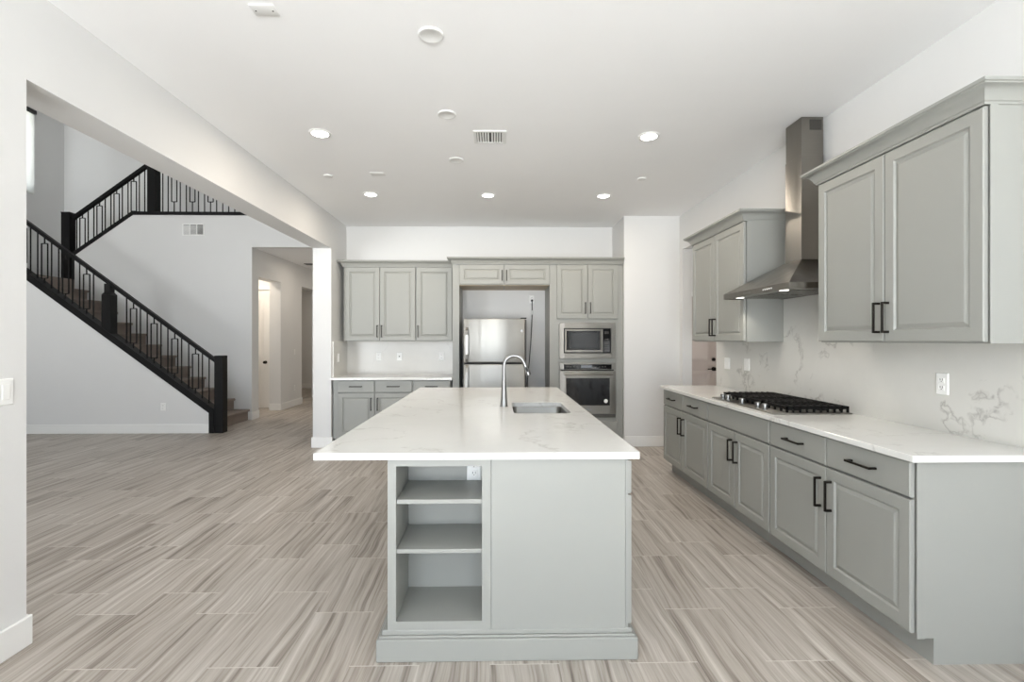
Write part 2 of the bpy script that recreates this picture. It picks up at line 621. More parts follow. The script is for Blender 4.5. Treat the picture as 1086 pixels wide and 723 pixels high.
base_profile(m, 2.54, 7.6 - BT, 2.66, 7.6)
base_profile(m, 3.59, 7.6 - BT, 4.4, 7.6)
base_profile(m, 2.42 - BT, 6.22, 2.42, 6.33 - BT)
base_profile(m, 2.42 - BT, 6.22 - BT, 2.54, 6.22)
struct('baseboard_passage', m, 'trim')


# ---------------- doors of the setting
def panel_door(name, x0, x1, y, h, mat, knob_x, lever=False):
    wd = x1 - x0
    m = MB()
    m.box(x0, y, 0.012, x1, y + 0.04, h)
    d = m.build(name, mat)
    d['kind'] = 'structure'
    for (za, zb) in ((0.22, 0.92), (1.06, h - 0.16)):
        p = MB()
        p.rings(wd - 0.24, zb - za, [(0, 0.001), (0, -0.004), (0.02, -0.008), (0.05, -0.008), (0.06, -0.003)], y, x0 + 0.12, za)
        p.build('door_panel', mat, d)
    k = MB()
    k.lathe([(0.001, -0.075), (0.026, -0.07), (0.03, -0.055), (0.022, -0.04), (0.011, -0.03), (0.011, -0.012), (0.032, -0.01), (0.032, 0.0)],
            (knob_x, y, 0.95), 20, 'y')
    if lever:
        k.box(knob_x - 0.11, y - 0.06, 0.942, knob_x, y - 0.045, 0.958, 0.004)
    k.build('door_handle', 'pull', d)
    c = MB()
    c.box(x0 - 0.075, y - 0.035, 0, x0 - 0.004, y - 0.018, h + 0.075, 0.004, 1)
    c.box(x1 + 0.004, y - 0.035, 0, x1 + 0.075, y - 0.018, h + 0.075, 0.004, 1)
    c.box(x0 - 0.075, y - 0.0352, h + 0.004, x1 + 0.075, y - 0.0182, h + 0.076, 0.004, 1)
    c.build('door_casing', 'trim', d)
    return d


panel_door('door_1', -5.52, -4.69, 10.0, 2.44, 'door_white', -4.765)
m = MB()
m.box(-5.53, 9.985, 2.44, -4.68, 10.05, 2.47)
struct('trim_1', m, 'trim')
d2 = panel_door('door_2', 2.74, 3.51, 7.585, 2.10, 'door_taupe', 3.44, True)
h = MB()
h.lathe([(0.001, -0.03), (0.026, -0.028), (0.028, 0.0)], (3.44, 7.585, 1.10), 18, 'y')
h.build('deadbolt', 'pull', d2)

# high window of the stairwell with a pulled roller shade
fr = MB()
fr.box(XL - 0.14, wy0, wz0, XL - 0.06, wy0 + 0.05, wz1)
fr.box(XL - 0.14, wy1 - 0.05, wz0, XL - 0.06, wy1, wz1)
fr.box(XL - 0.14, wy0, wz0, XL - 0.06, wy1, wz0 + 0.05)
fr.box(XL - 0.14, wy0, wz1 - 0.05, XL - 0.06, wy1, wz1)
struct('window_3', fr, 'trim')
rs = thing('roller_shade', 'white roller shade pulled down over the high stairwell window', 'window shade', (XL + 0.02, (wy0 + wy1) / 2, wz0))
yy = (wy1 - wy0) / 2
MB().box(0.0, -yy, -0.02, 0.006, yy, wz1 - wz0 + 0.02).build('shade_fabric', 'shade', rs)
MB().box(-0.015, -yy - 0.01, wz1 - wz0 - 0.02, 0.05, yy + 0.01, wz1 - wz0 + 0.05, 0.008).build('valance', 'slot', rs)
MB().box(-0.004, -yy, -0.035, 0.012, yy, -0.015, 0.004).build('bottom_bar', 'shade', rs)

# ------------------------------------------------------------------ stairs
st = thing('staircase', 'carpeted lower flight of stairs rising left behind the black railing', 'stairs', (NX, 8.0, 0))


def step_mb(xn, z_top, y0, y1, dirn=-1, height=RISE, run=RUN):
    """one step: riser, tread and rounded nosing; xn = nosing edge, going in dirn"""
    prof = [(0.028, 0), (0.028, height - 0.042), (0.006, height - 0.038), (0.0, height - 0.024), (0.002, height - 0.010), (0.012, height),
            (run + 0.02, height), (run + 0.02, 0)]
    return MB().prism([(xn + dirn * -(-p[0]) if dirn > 0 else xn - p[0], z_top - height + p[1]) for p in prof], 'y', y0, y1)


for k in range(12):
    o = step_mb(-RUN * k, RISE * (k + 1), 7.472 - 8.0 if k else 7.49 - 8.0, 8.568 - 8.0).build('step', 'carpet', st)
land = MB()
LZ = RISE * 13
land.box(XL + 0.002 - NX, 7.472 - 8, LZ - 0.19, -RUN * 12, 9.748 - 8, LZ, 0.012)
land.build('landing', 'carpet', st)

st2 = thing('staircase', 'carpeted upper flight of stairs climbing right from the landing', 'stairs', (NX - RUN * 12, 9.2, LZ))
for k in range(5):
    step_mb(RUN * k, RISE * (k + 1), 8.692 - 9.2, 9.748 - 9.2, 1).build('step', 'carpet', st2)
fl2 = MB().box(-6.1, 8.70, 3.60, -2.42, 9.74, 3.612)
fl2 = struct('floor_upper', fl2, 'carpet')


def baluster(parent, x, y, z0, z1, panel=None):
    m = MB()
    t = 0.013
    if panel is None:
        m.box(x - t / 2, y - t / 2, z0, x + t / 2, y + t / 2, z1)
        return m.build('baluster', 'iron', parent)
    pz0, pz1, pw = panel
    m.box(x - t / 2, y - t / 2, z0, x + t / 2, y + t / 2, pz0)
    m.box(x - t / 2, y - t / 2, pz1, x + t / 2, y + t / 2, z1)
    for s in (-1, 1):
        m.box(x + s * pw / 2 - t / 2, y - t / 2, pz0, x + s * pw / 2 + t / 2, y + t / 2, pz1)
    m.box(x - pw / 2, y - t / 2, pz0 - t / 2, x + pw / 2, y + t / 2, pz0 + t / 2)
    m.box(x - pw / 2, y - t / 2, pz1 - t / 2, x + pw / 2, y + t / 2, pz1 + t / 2)
    return m.build('panel_baluster', 'iron', parent)


RY = 7.41
r1 = thing('stair_railing', 'black railing with slim balusters climbing left beside the lower flight', 'railing', (0, 0, 0))
CB = 0.115
m = MB()
m.prism([(-4.349, 0.307), (-7.45, curb_z(-7.45) + 0.002), (-7.45, curb_z(-7.45) + CB), (-4.276, 0.30 + CB - 0.05), (-4.276, 0), (-4.347, 0)],
        'y', 7.335, 7.485)
m.build('curb', 'black', r1)
m = MB()
m.box(-4.274, 7.345, 0, -4.143, 7.475, 1.172, 0.004, 1)
m.build('newel_post', 'black', r1)


def rail_z(x):
    return 1.118 + SL * (-4.309 - x)


m = MB()
m.bar((-4.27, RY, rail_z(-4.27) - 0.005), (-7.55, RY, rail_z(-7.55) - 0.005), 0.062, 0.05)
m.build('handrail', 'black', r1)
xm0, xm1 = -5.951, -5.815
zb = curb_z(-5.87) + CB - 0.05
zt = rail_z(-5.88) - 0.02
m = MB()
m.box(xm0, RY - 0.068, zb, xm1, RY + 0.068, zt - 0.17, 0.003, 1)
cxm = (xm0 + xm1) / 2
for (w0, w1, za, zb_) in ((0.068, 0.045, zt - 0.17, zt - 0.13), (0.045, 0.045, zt - 0.13, zt)):
    bm = m.bm
    A = [bm.verts.new((cxm + i * w0, RY + j * w0, za)) for i, j in ((-1, -1), (1, -1), (1, 1), (-1, 1))]
    B = [bm.verts.new((cxm + i * w1, RY + j * w1, zb_)) for i, j in ((-1, -1), (1, -1), (1, 1), (-1, 1))]
    fs = [bm.faces.new(A[::-1]), bm.faces.new(B)]
    for k in range(4):
        fs.append(bm.faces.new((A[k], A[(k + 1) % 4], B[(k + 1) % 4], B[k])))
m.build('newel_post', 'black', r1)
SP = 0.1035
for c in (-4.590, -4.903, -5.213, -5.522, -6.224, -6.537, -6.850, -7.163):
    zr = rail_z(c)
    baluster(r1, c, RY, curb_z(c) + CB - 0.01, zr - 0.02, (zr - 0.655, zr - 0.13, 0.092))
    for dx in (-SP, SP):
        x = c + dx
        if xm0 - 0.03 < x < xm1 + 0.03:
            continue
        baluster(r1, x, RY, curb_z(x) + CB - 0.01, rail_z(x) - 0.02)
for x in (-4.385, -7.37):
    baluster(r1, x, RY, curb_z(x) + CB - 0.01, rail_z(x) - 0.02)

r2 = thing('stair_railing', 'black railing climbing right beside the upper flight from the landing', 'railing', (0, 0, 0))
UY = 8.63


def curb2_z(x):
    return 2.877 + SL2 * (x + 7.425)


m = MB()
m.prism([(-7.49, curb2_z(-7.49)), (-6.395, 3.609), (-6.155, 3.609), (-6.155, 3.665), (-6.41, 3.665 + 0.005), (-7.49, curb2_z(-7.49) + 0.075)], 'y', 8.555, 8.705)
m.build('curb', 'black', r2)
m = MB()
m.box(-7.64, UY - 0.065, LZ, -7.49, UY + 0.065, 3.64, 0.004, 1)
m.box(-7.645, UY - 0.07, 3.64, -7.485, UY + 0.07, 3.655, 0.004, 1)
m.build('newel_post', 'black', r2)


def rail2_z(x):
    return 3.549 + 0.728 * (x + 7.49)


m = MB()
m.bar((-7.485, UY, rail2_z(-7.485)), (-6.172, UY, rail2_z(-6.172)), 0.062, 0.055)
m.build('handrail', 'black', r2)
for c in (-7.321, -7.024, -6.726, -6.427):
    zr = rail2_z(c)
    baluster(r2, c, UY, curb2_z(c) + 0.06, zr - 0.02, (zr - 0.635, zr - 0.11, 0.092))
for x in (-7.42, -7.222, -7.123, -6.925, -6.825, -6.627, -6.527, -6.33, -6.235):
    baluster(r2, x, UY, max(min(curb2_z(x) + 0.06, 3.66), 2.9), rail2_z(x) - 0.02)

r3 = thing('landing_railing', 'level black railing along the upper floor edge above the hall opening', 'railing', (0, 0, 0))
m = MB()
m.box(-6.15, 8.555, 3.61, -2.42, 8.705, 3.665)
m.build('bottom_rail', 'black', r3)
m = MB()
m.box(-6.148, UY - 0.07, 3.665, -6.004, UY + 0.07, 4.60, 0.004, 1)
m.build('newel_post', 'black', r3)
m = MB()
m.box(-6.0, UY - 0.031, 4.49, -2.42, UY + 0.031, 4.545, 0.006, 1)
m.build('handrail', 'black', r3)
for i in range(11):
    c = -5.72 + 0.319 * i
    if c > -2.6:
        break
    baluster(r3, c, UY, 3.66, 4.50, (3.858, 4.38, 0.092))
    for dx in (-0.106, 0.106):
        if -5.96 < c + dx < -2.46:
            baluster(r3, c + dx, UY, 3.66, 4.50)
baluster(r3, -5.92, UY, 3.66, 4.50)


# ------------------------------------------------------------------ cabinets
PULL = 0.165


def pull_mb(L=PULL, vertical=True, off=0.033):
    m = MB()
    t = 0.0055
    if vertical:
        m.box(-t, -off - 0.006, -L / 2, t, -off + 0.004, L / 2, 0.0015, 1)
        for s in (-1, 1):
            m.box(-t * 0.9, -off, s * (L / 2 - 0.006) - 0.006, t * 0.9, 0, s * (L / 2 - 0.006) + 0.006)
    else:
        m.box(-L / 2, -off - 0.006, -t, L / 2, -off + 0.004, t, 0.0015, 1)
        for s in (-1, 1):
            m.box(s * (L / 2 - 0.006) - 0.006, -off, -t * 0.9, s * (L / 2 - 0.006) + 0.006, 0, t * 0.9)
    return m


DOOR_T = 0.02


def door(parent, x0, x1, z0, z1, y, hx=None, hz=None, name='door', frame=0.058, mat='cab', L=PULL):
    """raised panel door facing local -Y, its front at y; hx/hz: centre of the vertical pull"""
    m = MB()
    t = DOOR_T
    m.rings(x1 - x0, z1 - z0, [(0, t), (0, 0.004), (0.004, 0.0), (frame, 0.0), (frame + 0.003, 0.004), (frame + 0.007, 0.0095), (frame + 0.011, 0.0095),
                               (frame + 0.028, 0.0020), (frame + 0.031, 0.0010)])
    o = m.build(name, mat, parent, False)
    o.location = (x0, y, z0)
    if hx is not None:
        h_ = pull_mb(L).build('handle', 'pull', o)
        h_.location = (hx - x0, 0, hz - z0)
    return o


def drawer(parent, x0, x1, z0, z1, y, pull=True, name='drawer'):
    m = MB()
    m.rings(x1 - x0, z1 - z0, [(0, DOOR_T), (0, 0.005), (0.005, 0.0), (0.010, 0.0)])
    o = m.build(name, 'cab', parent)
    o.location = (x0, y, z0)
    if pull:
        h_ = pull_mb(min(PULL, 0.165), False).build('handle', 'pull', o)
        h_.location = ((x1 - x0) / 2, 0, (z1 - z0) / 2)
    return o


CT_Z0, CT_Z1 = 0.884, 0.914
G = 0.0035
SET = 0.006


def base_cabinet(label, loc, rz, width, depth, splits, drawers, handles, false_front=False, end_panel=None, group='base cabinets'):
    """local frame: x along the width, front faces -Y at y=0 (door fronts at y=-0.02)"""
    r = thing('base_cabinet', label, 'cabinet', loc, rz, group)
    m = MB()
    m.prism([(SET, 0.115), (0.078, 0.115), (0.078, 0), (depth, 0), (depth, CT_Z0 - 0.002), (SET, CT_Z0 - 0.002)], 'x', 0.0005, width - 0.0005)
    m.build('carcass', 'cab', r)
    for i, (a, b) in enumerate(splits):
        hx = (b - 0.042) if handles[i] > 0 else (a + 0.042)
        door(r, a + G, b - G, 0.134, 0.712, -DOOR_T, hx, 0.568)
    for (a, b, p) in drawers:
        drawer(r, a + G, b - G, 0.722, 0.876, -DOOR_T, p)
    if end_panel:
        e = MB()
        x = width
        e.box(x, 0.0, 0.115, x + 0.006, 0.035, CT_Z0 - 0.002, 0.001, 1)
        e.build('end_stile', 'cab', r)
    return r


RZ = -math.pi / 2                   # faces -X ; local x -> world -Y
FX = 1.815                          # face frame plane of the right base cabinets
DEPTH_R = 2.418 - FX
yb = [5.165, 4.064, 3.138, 2.050]
base_cabinet('grey base cabinet at the far end of the right run, before the passage', (FX, yb[0], 0), RZ, yb[0] - yb[1], DEPTH_R,
             [(0.01, 0.545), (0.545, 1.098)], [(0.01, 0.545, True), (0.545, 1.098, True)], (1, -1))
base_cabinet('grey base cabinet under the gas cooktop with one wide false front', (FX, yb[1], 0), RZ, yb[1] - yb[2], DEPTH_R,
             [(0.003, 0.463), (0.463, 0.923)], [(0.003, 0.923, False)], (1, -1))
base_cabinet('grey base cabinet nearest the viewer at right, two drawers over two doors', (FX, yb[2], 0), RZ, yb[2] - yb[3], DEPTH_R,
             [(0.003, 0.545), (0.545, 1.084)], [(0.003, 0.545, True), (0.545, 1.084, True)], (1, -1), end_panel=True)

# left part of the back wall: 36 inch pair and a single
BY = 6.355
base_cabinet('grey base cabinet in the back left corner with two drawers and two doors', (-2.15, BY, 0), 0, 1.041, 6.978 - BY,
             [(0.062, 0.546), (0.546, 1.038)], [(0.062, 0.546, True), (0.546, 1.038, True)], (1, -1), group='base cabinets')
base_cabinet('narrow grey base cabinet beside the refrigerator bay, mostly behind the island', (-1.109, BY, 0), 0, 0.503, 6.978 - BY,
             [(0.005, 0.498)], [(0.005, 0.498, True)], (-1,), group='base cabinets')


def crown(parent, pts, z0, close_back=True):
    """crown moulding: path in local XY around the cabinet top (outside to the right of travel), swept profile"""
    prof = [(0.0, 0.0), (0.005, 0.0), (0.007, 0.010), (0.013, 0.014), (0.018, 0.028), (0.030, 0.046), (0.046, 0.058), (0.060, 0.063),
            (0.062, 0.068), (0.068, 0.070), (0.068, 0.084), (0.0, 0.084)]
    m = MB(); bm = m.bm
    n = len(pts)
    rings = []
    P = [Vector((p[0], p[1], 0)) for p in pts]
    for i in range(n):
        d0 = (P[i] - P[i - 1]).normalized() if i else None
        d1 = (P[i + 1] - P[i]).normalized() if i < n - 1 else None
        n0 = Vector((d0.y, -d0.x, 0)) if d0 else None
        n1 = Vector((d1.y, -d1.x, 0)) if d1 else None
        if n0 and n1:
            mm = (n0 + n1)
            mm = mm / mm.dot(n0)
        else:
            mm = n0 or n1
        rings.append([bm.verts.new(P[i] + mm * o_ + Vector((0, 0, z0 + z_))) for o_, z_ in prof])
    k = len(prof)
    fs = [bm.faces.new(rings[0]), bm.faces.new(rings[-1][::-1])]
    for a, b in zip(rings, rings[1:]):
        for j in range(k):
            fs.append(bm.faces.new((a[j], b[j], b[(j + 1) % k], a[(j + 1) % k])))
    bmesh.ops.recalc_face_normals(bm, faces=fs)
    return m.build('crown_molding', 'cab', parent)


UZ0, UZ1 = 1.392, 2.436


def upper_cabinet(label, loc, rz, width, depth, splits, handles, crown_pts, group='wall cabinets', ext=0):
    r = thing('wall_cabinet', label, 'cabinet', loc, rz, group)
    m = MB()
    H_ = UZ1 - UZ0
    m.box(0.0005, SET, 0.012, width - 0.0005, depth, H_)
    m.box(0.0005, SET, 0.0, 0.018, depth, 0.012)
    m.box(width - 0.018, SET, 0.0, width - 0.0005, depth, 0.012)
    m.box(0.018, SET, 0.0, width - 0.018, 0.018, 0.012)
    m.build('carcass', 'cab', r)
    for i, (a, b) in enumerate(splits):
        hx = (b - 0.03) if handles[i] > 0 else (a + 0.03)
        door(r, a + G, b - G, 0.008, H_ - 0.034, -DOOR_T, hx, 0.135)
    crown(r, crown_pts, H_ - 0.03)
    return r


UFX = 2.09
UD = 2.418 - UFX
yu = [5.062, 3.992, 3.069, 2.003]
W1 = yu[0] - yu[1]
upper_cabinet('grey wall cabinet left of the range hood, above the passage end', (UFX, yu[0], UZ0), RZ, W1, UD,
              [(0.003, W1 / 2 - 0.02), (W1 / 2 - 0.02, W1 - 0.003)], (1, -1), [(0.0, UD), (0, -0.022), (W1, -0.022), (W1, UD)][0:4])
W2 = yu[2] - yu[3]
r = upper_cabinet('large grey wall cabinet right of the range hood, nearest the viewer', (UFX, yu[2], UZ0), RZ, W2, UD,
                  [(0.003, W2 / 2), (W2 / 2, W2 - 0.003)], (1, -1), [(0.0, UD), (0, -0.022), (W2, -0.022), (W2, UD)])
for rr_, W_ in ((r, W2),):
    MB().box(W_, 0.0, 0.0, W_ + 0.005, 0.035, UZ1 - UZ0 - 0.02, 0.001, 1).build('end_stile', 'cab', rr_)
UBY = 6.63
upper_cabinet('grey wall cabinet over the back left counter, pair of doors', (-2.10, UBY, UZ0), 0, 0.988, 6.978 - UBY,
              [(0.022, 0.497), (0.497, 0.985)], (1, -1), [(0.0, 0.3), (0, -0.022), (0.988, -0.022)])
upper_cabinet('single door grey wall cabinet beside the refrigerator bay', (-1.112, UBY, UZ0), 0, 0.505, 6.978 - UBY,
              [(0.004, 0.502)], (-1,), [(0.0, -0.022), (0.505, -0.022)])

# refrigerator bay surround
TY = 6.36
fs_ = thing('refrigerator_cabinet', 'tall grey surround with two short doors above the refrigerator', 'cabinet', (-0.585, TY, 0))
MB().box(0, 0, 0, 0.088, 0.615, UZ1).build('side_panel', 'cab', fs_)
MB().box(0.089, 0, 2.136, 1.283, 0.615, UZ1).build('carcass', 'cab', fs_)
MB().box(0.090, 0.004, 2.130, 0.680, 0.613, 2.1358).box(0.692, 0.004, 2.130, 1.282, 0.613, 2.1358).build('bottom_panel', 'cab_dark', fs_)
MB().box(0.680, 0.0, 2.118, 0.692, 0.03, 2.1358).build('center_cleat', 'cab_dark', fs_)
door(fs_, 0.093, 0.676, 2.142, 2.400, -DOOR_T, 0.652, 2.258, L=0.14)
door(fs_, 0.686, 1.281, 2.142, 2.400, -DOOR_T, 0.712, 2.258, L=0.14)
crown(fs_, [(0, 0.15), (0, -0.022), (1.283, -0.022)], UZ1 - 0.028)

ov = thing('oven_cabinet', 'tall grey cabinet holding the microwave and wall oven', 'cabinet', (0.699, TY, 0))
OW = 0.975
m = MB()
m.box(0, 0, 0, 0.140, 0.615, UZ1)                       # stiles and sides
m.box(OW - 0.118, 0, 0, OW, 0.615, UZ1)
m.box(0.140, 0, 1.620, OW - 0.118, 0.615, UZ1)
m.box(0.140, 0, 1.085, OW - 0.118, 0.615, 1.175)
m.box(0.140, 0, 0.115, OW - 0.118, 0.615, 0.395)
m.box(0.140, 0.59, 0.395, OW - 0.118, 0.615, 1.620)
m.box(0.140, 0.07, 0, OW - 0.118, 0.1, 0.115)
m.build('carcass', 'cab', ov)
door(ov, 0.094, 0.498, 1.69, 2.400, -DOOR_T, 0.468, 1.83, L=0.15)
door(ov, 0.504, 0.905, 1.69, 2.400, -DOOR_T, 0.534, 1.83, L=0.15)
drawer(ov, 0.098, 0.90, 0.13, 0.338, -DOOR_T, False)
crown(ov, [(0.0005, -0.022), (OW, -0.022)], UZ1 - 0.028)

# ------------------------------------------------------------------ counters and splashes
m = MB(); m.box(1.772, 2.017, CT_Z0, 2.418, 5.20, CT_Z1, 0.002, 1)
tag(m.build('countertop', 'quartz'), 'long white quartz countertop along the right wall under the cooktop', 'countertop')
m = MB(); m.box(-2.165, 6.305, CT_Z0, -0.588, 6.978, CT_Z1, 0.002, 1)
tag(m.build('countertop', 'quartz'), 'short white quartz countertop on the back left base cabinets', 'countertop')
m = MB()
m.prism([(2.02, CT_Z1), (5.225, CT_Z1), (5.225, 1.39), (3.99, 1.39), (3.99, 1.752), (3.071, 1.752), (3.071, 1.39), (2.02, 1.39)], 'x', 2.402, 2.4195)
tag(m.build('backsplash', 'splash'), 'veined white quartz backsplash behind the cooktop on the right wall', 'backsplash')
m = MB()
m.prism([(-2.169, CT_Z1), (-0.589, CT_Z1), (-0.589, 1.39), (-2.169, 1.39)], 'y', 6.96, 6.9795)
tag(m.build('backsplash', 'splash_back'), 'white quartz backsplash on the back wall above the short counter', 'backsplash')
m = MB()
m.prism([(6.37, CT_Z1), (6.958, CT_Z1), (6.958, 1.39), (6.37, 1.39)], 'x', -2.1695, -2.15)
tag(m.build('backsplash', 'splash_back'), 'short side splash on the left wall at the end of the back counter', 'backsplash')

# ------------------------------------------------------------------ island
IX0, IX1, IY0, IY1 = -0.482, 0.584, 2.130, 4.985
isl = thing('kitchen_island', 'pale grey island base with open shelves at its near end', 'kitchen island', ((IX0 + IX1) / 2, (IY0 + IY1) / 2, 0))
ox, oy = isl.location.x, isl.location.y


def ib(m, x0, y0, z0, x1, y1, z1, bev=0.0):
    m.box(x0 - ox, y0 - oy, z0, x1 - ox, y1 - oy, z1, bev, 1)
    return m


SX0, SX1, SZ0, SZ1 = -0.445, -0.066, 0.165, 0.850
TOPZ = CT_Z0 - 0.001
m = MB()                                              # face of the near end: frame around the shelves and the wide panel
ib(m, IX0, IY0, 0.12, SX0, IY0 + 0.02, TOPZ)
ib(m, SX0, IY0, SZ1, SX1, IY0 + 0.02, TOPZ)
ib(m, SX0, IY0, 0.12, SX1, IY0 + 0.02, SZ0)
ib(m, SX1, IY0, 0.12, -0.0265, IY0 + 0.02, TOPZ)
m.build('face_frame', 'cab', isl)
m = MB()
ib(m, -0.0250, IY0 - 0.001, 0.12, IX1 - 0.012, IY0 + 0.02, TOPZ, 0.0012)
m.build('end_panel', 'cab', isl)
m = MB()
ib(m, IX1 - 0.0105, IY0 + 0.001, 0.12, IX1, IY1, TOPZ)
m.build('side_panel', 'cab', isl)
m = MB()
ib(m, IX0, IY0 + 0.02, 0.12, IX0 + 0.018, IY1, TOPZ)
ib(m, IX0 + 0.018, IY1 - 0.018, 0.12, IX1 - 0.011, IY1, TOPZ)
m.build('back_panel', 'cab', isl)
m = MB()                                              # shelf box
SB = 2.43
ib(m, SX0 - 0.018, IY0 + 0.02, SZ0 - 0.018, SX1 + 0.018, SB + 0.012, SZ0)
ib(m, SX0 - 0.018, IY0 + 0.02, SZ0, SX0, SB + 0.012, SZ1 + 0.02)
ib(m, SX1, IY0 + 0.02, SZ0, SX1 + 0.018, SB + 0.012, SZ1 + 0.02)
ib(m, SX0, SB, SZ0, SX1, SB + 0.012, SZ1 + 0.02)
ib(m, SX0, IY0 + 0.02, SZ1 + 0.002, SX1, SB, SZ1 + 0.02)
m.build('shelf_box', 'cab', isl)
for za, zb2 in ((0.681, 0.701), (0.462, 0.481)):
    m = MB()
    ib(m, SX0 + 0.001, IY0 + 0.006, za, SX1 - 0.001, SB - 0.001, zb2, 0.0015)
    m.build('shelf', 'cab', isl)
m = MB()                                              # plinth with a small stepped cap moulding
for (g, za, zb3) in ((0.037, 0.0, 0.098), (0.026, 0.096, 0.107), (0.016, 0.106, 0.128)):
    ib(m, IX0 - g - 0.009, IY0 - g + 0.012, za, IX1 + g + 0.001, IY1 + g - 0.012, zb3, 0.004)
m.build('plinth', 'cab', isl)
# right side doors and drawers (face +X)
ys = [IY0 + 0.012, 2.73, 3.30, 3.90, 4.45, IY1 - 0.01]
for i in range(5):
    a, b = ys[i] + 0.002, ys[i + 1] - 0.002
    dr = drawer(isl, 0, b - a, 0.722, 0.868, 0)
    dr.rotation_euler = (0, 0, math.pi / 2)
    dr.location = (IX1 + DOOR_T + 0.0005 - ox, a - oy, 0.722)
    dd = door(isl, 0, b - a, 0.14, 0.712, 0, (b - a) - 0.042 if i % 2 == 0 else 0.042, 0.56)
    dd.rotation_euler = (0, 0, math.pi / 2)
    dd.location = (IX1 + DOOR_T + 0.0005 - ox, a - oy, 0.14)

# island countertop with a sink cut-out
CX0, CX1, CY0, CY1 = -0.798, 0.628, 2.106, 5.018
HX0, HX1, HY0, HY1, HR = 0.114, 0.504, 3.232, 3.788, 0.045


def rrect(x0, y0, x1, y1, r, n=6):
    pts = []
    for (cx, cy, a0) in ((x0 + r, y0 + r, 180), (x1 - r, y0 + r, 270), (x1 - r, y1 - r, 0), (x0 + r, y1 - r, 90)):
        for k in range(n + 1):
            a = math.radians(a0 + 90.0 * k / n)
            pts.append((cx + r * math.cos(a), cy + r * math.sin(a)))
    return pts


m = MB(); bm = m.bm
hole = rrect(HX0, HY0, HX1, HY1, HR, 6)
outer = [(CX0, CY0), (CX1, CY0), (CX1, CY1), (CX0, CY1)]
N = len(hole)


def lvl(z):
    return [bm.verts.new((p[0], p[1], z)) for p in outer], [bm.verts.new((p[0], p[1], z)) for p in hole]


Ot, Ht = lvl(CT_Z1)
Ob, Hb = lvl(CT_Z0)
mids = [3, 10, 17, 24]
fs = []
for O, Hh in ((Ot, Ht), (Ob, Hb)):
    for i in range(4):
        j = (i + 1) % 4
        a, b = mids[i], mids[j]
        seq = []
        k = b
        while True:
            seq.append(Hh[k])
            if k == a:
                break
            k = (k - 1) % N
        fs.append(bm.faces.new([O[i], O[j]] + seq))
for i in range(4):
    fs.append(bm.faces.new((Ot[i], Ob[i], Ob[(i + 1) % 4], Ot[(i + 1) % 4])))
for i in range(N):
    fs.append(bm.faces.new((Ht[i], Ht[(i + 1) % N], Hb[(i + 1) % N], Hb[i])))
bmesh.ops.recalc_face_normals(bm, faces=fs)
tag(m.build('countertop', 'quartz'), 'large white quartz island top with overhang and sink cut-out', 'countertop')

# sink
sk = thing('sink', 'stainless undermount sink bowl set into the island top', 'sink', (0, 0, 0))
m = MB(); bm = m.bm
lv = []
for (g, z, rr) in ((0.02, CT_Z0 - 0.001, HR + 0.02), (-0.001, CT_Z0 - 0.001, HR), (0.004 * -1, CT_Z0 - 0.01, HR), (-0.010, 0.72, HR), (-0.022, 0.702, HR - 0.004),
                   (-0.045, 0.695, HR * 0.6)):
    lv.append([bm.verts.new((p[0], p[1], z)) for p in rrect(HX0 - g, HY0 - g, HX1 + g, HY1 + g, rr, 6)])
for a, b in zip(lv, lv[1:]):
    for k in range(N):
        bm.faces.new((a[k], a[(k + 1) % N], b[(k + 1) % N], b[k]))
bm.faces.new(lv[-1])
bmesh.ops.recalc_face_normals(bm, faces=bm.faces[:])
m.build('basin', 'sink', sk)
m = MB().lathe([(0.045, 0.0), (0.045, 0.003), (0.035, 0.004), (0.03, 0.001), (0.001, 0.001)], ((HX0 + HX1) / 2, (HY0 + HY1) / 2, 0.6955), 24)
m.build('drain', 'chrome', sk)

# faucet
fa = thing('faucet', 'brushed chrome gooseneck pull-down faucet standing beside the island sink', 'faucet', (0.053, 3.58, CT_Z1))
m = MB()
m.lathe([(0.030, 0.0), (0.030, 0.004), (0.0275, 0.008), (0.026, 0.03), (0.020, 0.12), (0.0155, 0.19), (0.0145, 0.215)], (0, 0, 0), 24)
m.build('body', 'chrome', fa)
pts = [(0, 0, 0.205), (0, 0, 0.25), (0, 0, 0.295)]
R = 0.077
for k in range(1, 15):
    a = math.radians(180 - k * 11.4)
    pts.append((R + R * math.cos(a), 0, 0.300 + R * math.sin(a)))
last = pts[-1]
m = MB().tube(pts, 0.0135, 14)
m.build('spout', 'chrome', fa)
a = math.radians(180 - 14 * 11.4)
dirv = Vector((math.sin(a), 0, -math.cos(a)))
p0 = Vector(last)
m = MB().tube([p0 - dirv * 0.002, p0 + dirv * 0.03, p0 + dirv * 0.07, p0 + dirv * 0.098, p0 + dirv * 0.102], [0.0145, 0.0155, 0.0185, 0.0195, 0.016], 16)
sh = m.build('spray_head', 'chrome', fa)
m = MB()
bpos = p0 + dirv * 0.055 - Vector((dirv.z * -1, 0, dirv.x)).normalized() * 0.0
m.box(-0.006, -0.021, -0.02, 0.006, -0.012, 0.02, 0.002, 1)
bt = m.build('spray_button', 'gasket', sh)
bt.location = bpos
bt.rotation_euler = (0, math.atan2(dirv.x, dirv.z) + math.pi, 0)
m = MB().tube([(0, 0.02, 0.075), (0, 0.045, 0.085)], 0.011, 14)
m.tube([(0, 0.045, 0.085), (0, 0.075, 0.125), (0, 0.09, 0.16)], [0.0065, 0.006, 0.005], 10)
m.build('lever', 'chrome', fa)

# ------------------------------------------------------------------ refrigerator
FY = 6.12
fx0, fx1 = -0.428, 0.360
fr = thing('refrigerator', 'stainless top-freezer refrigerator standing in the grey bay', 'refrigerator', ((fx0 + fx1) / 2, FY + 0.4, 0))
o_x, o_y = (fx0 + fx1) / 2, FY + 0.4


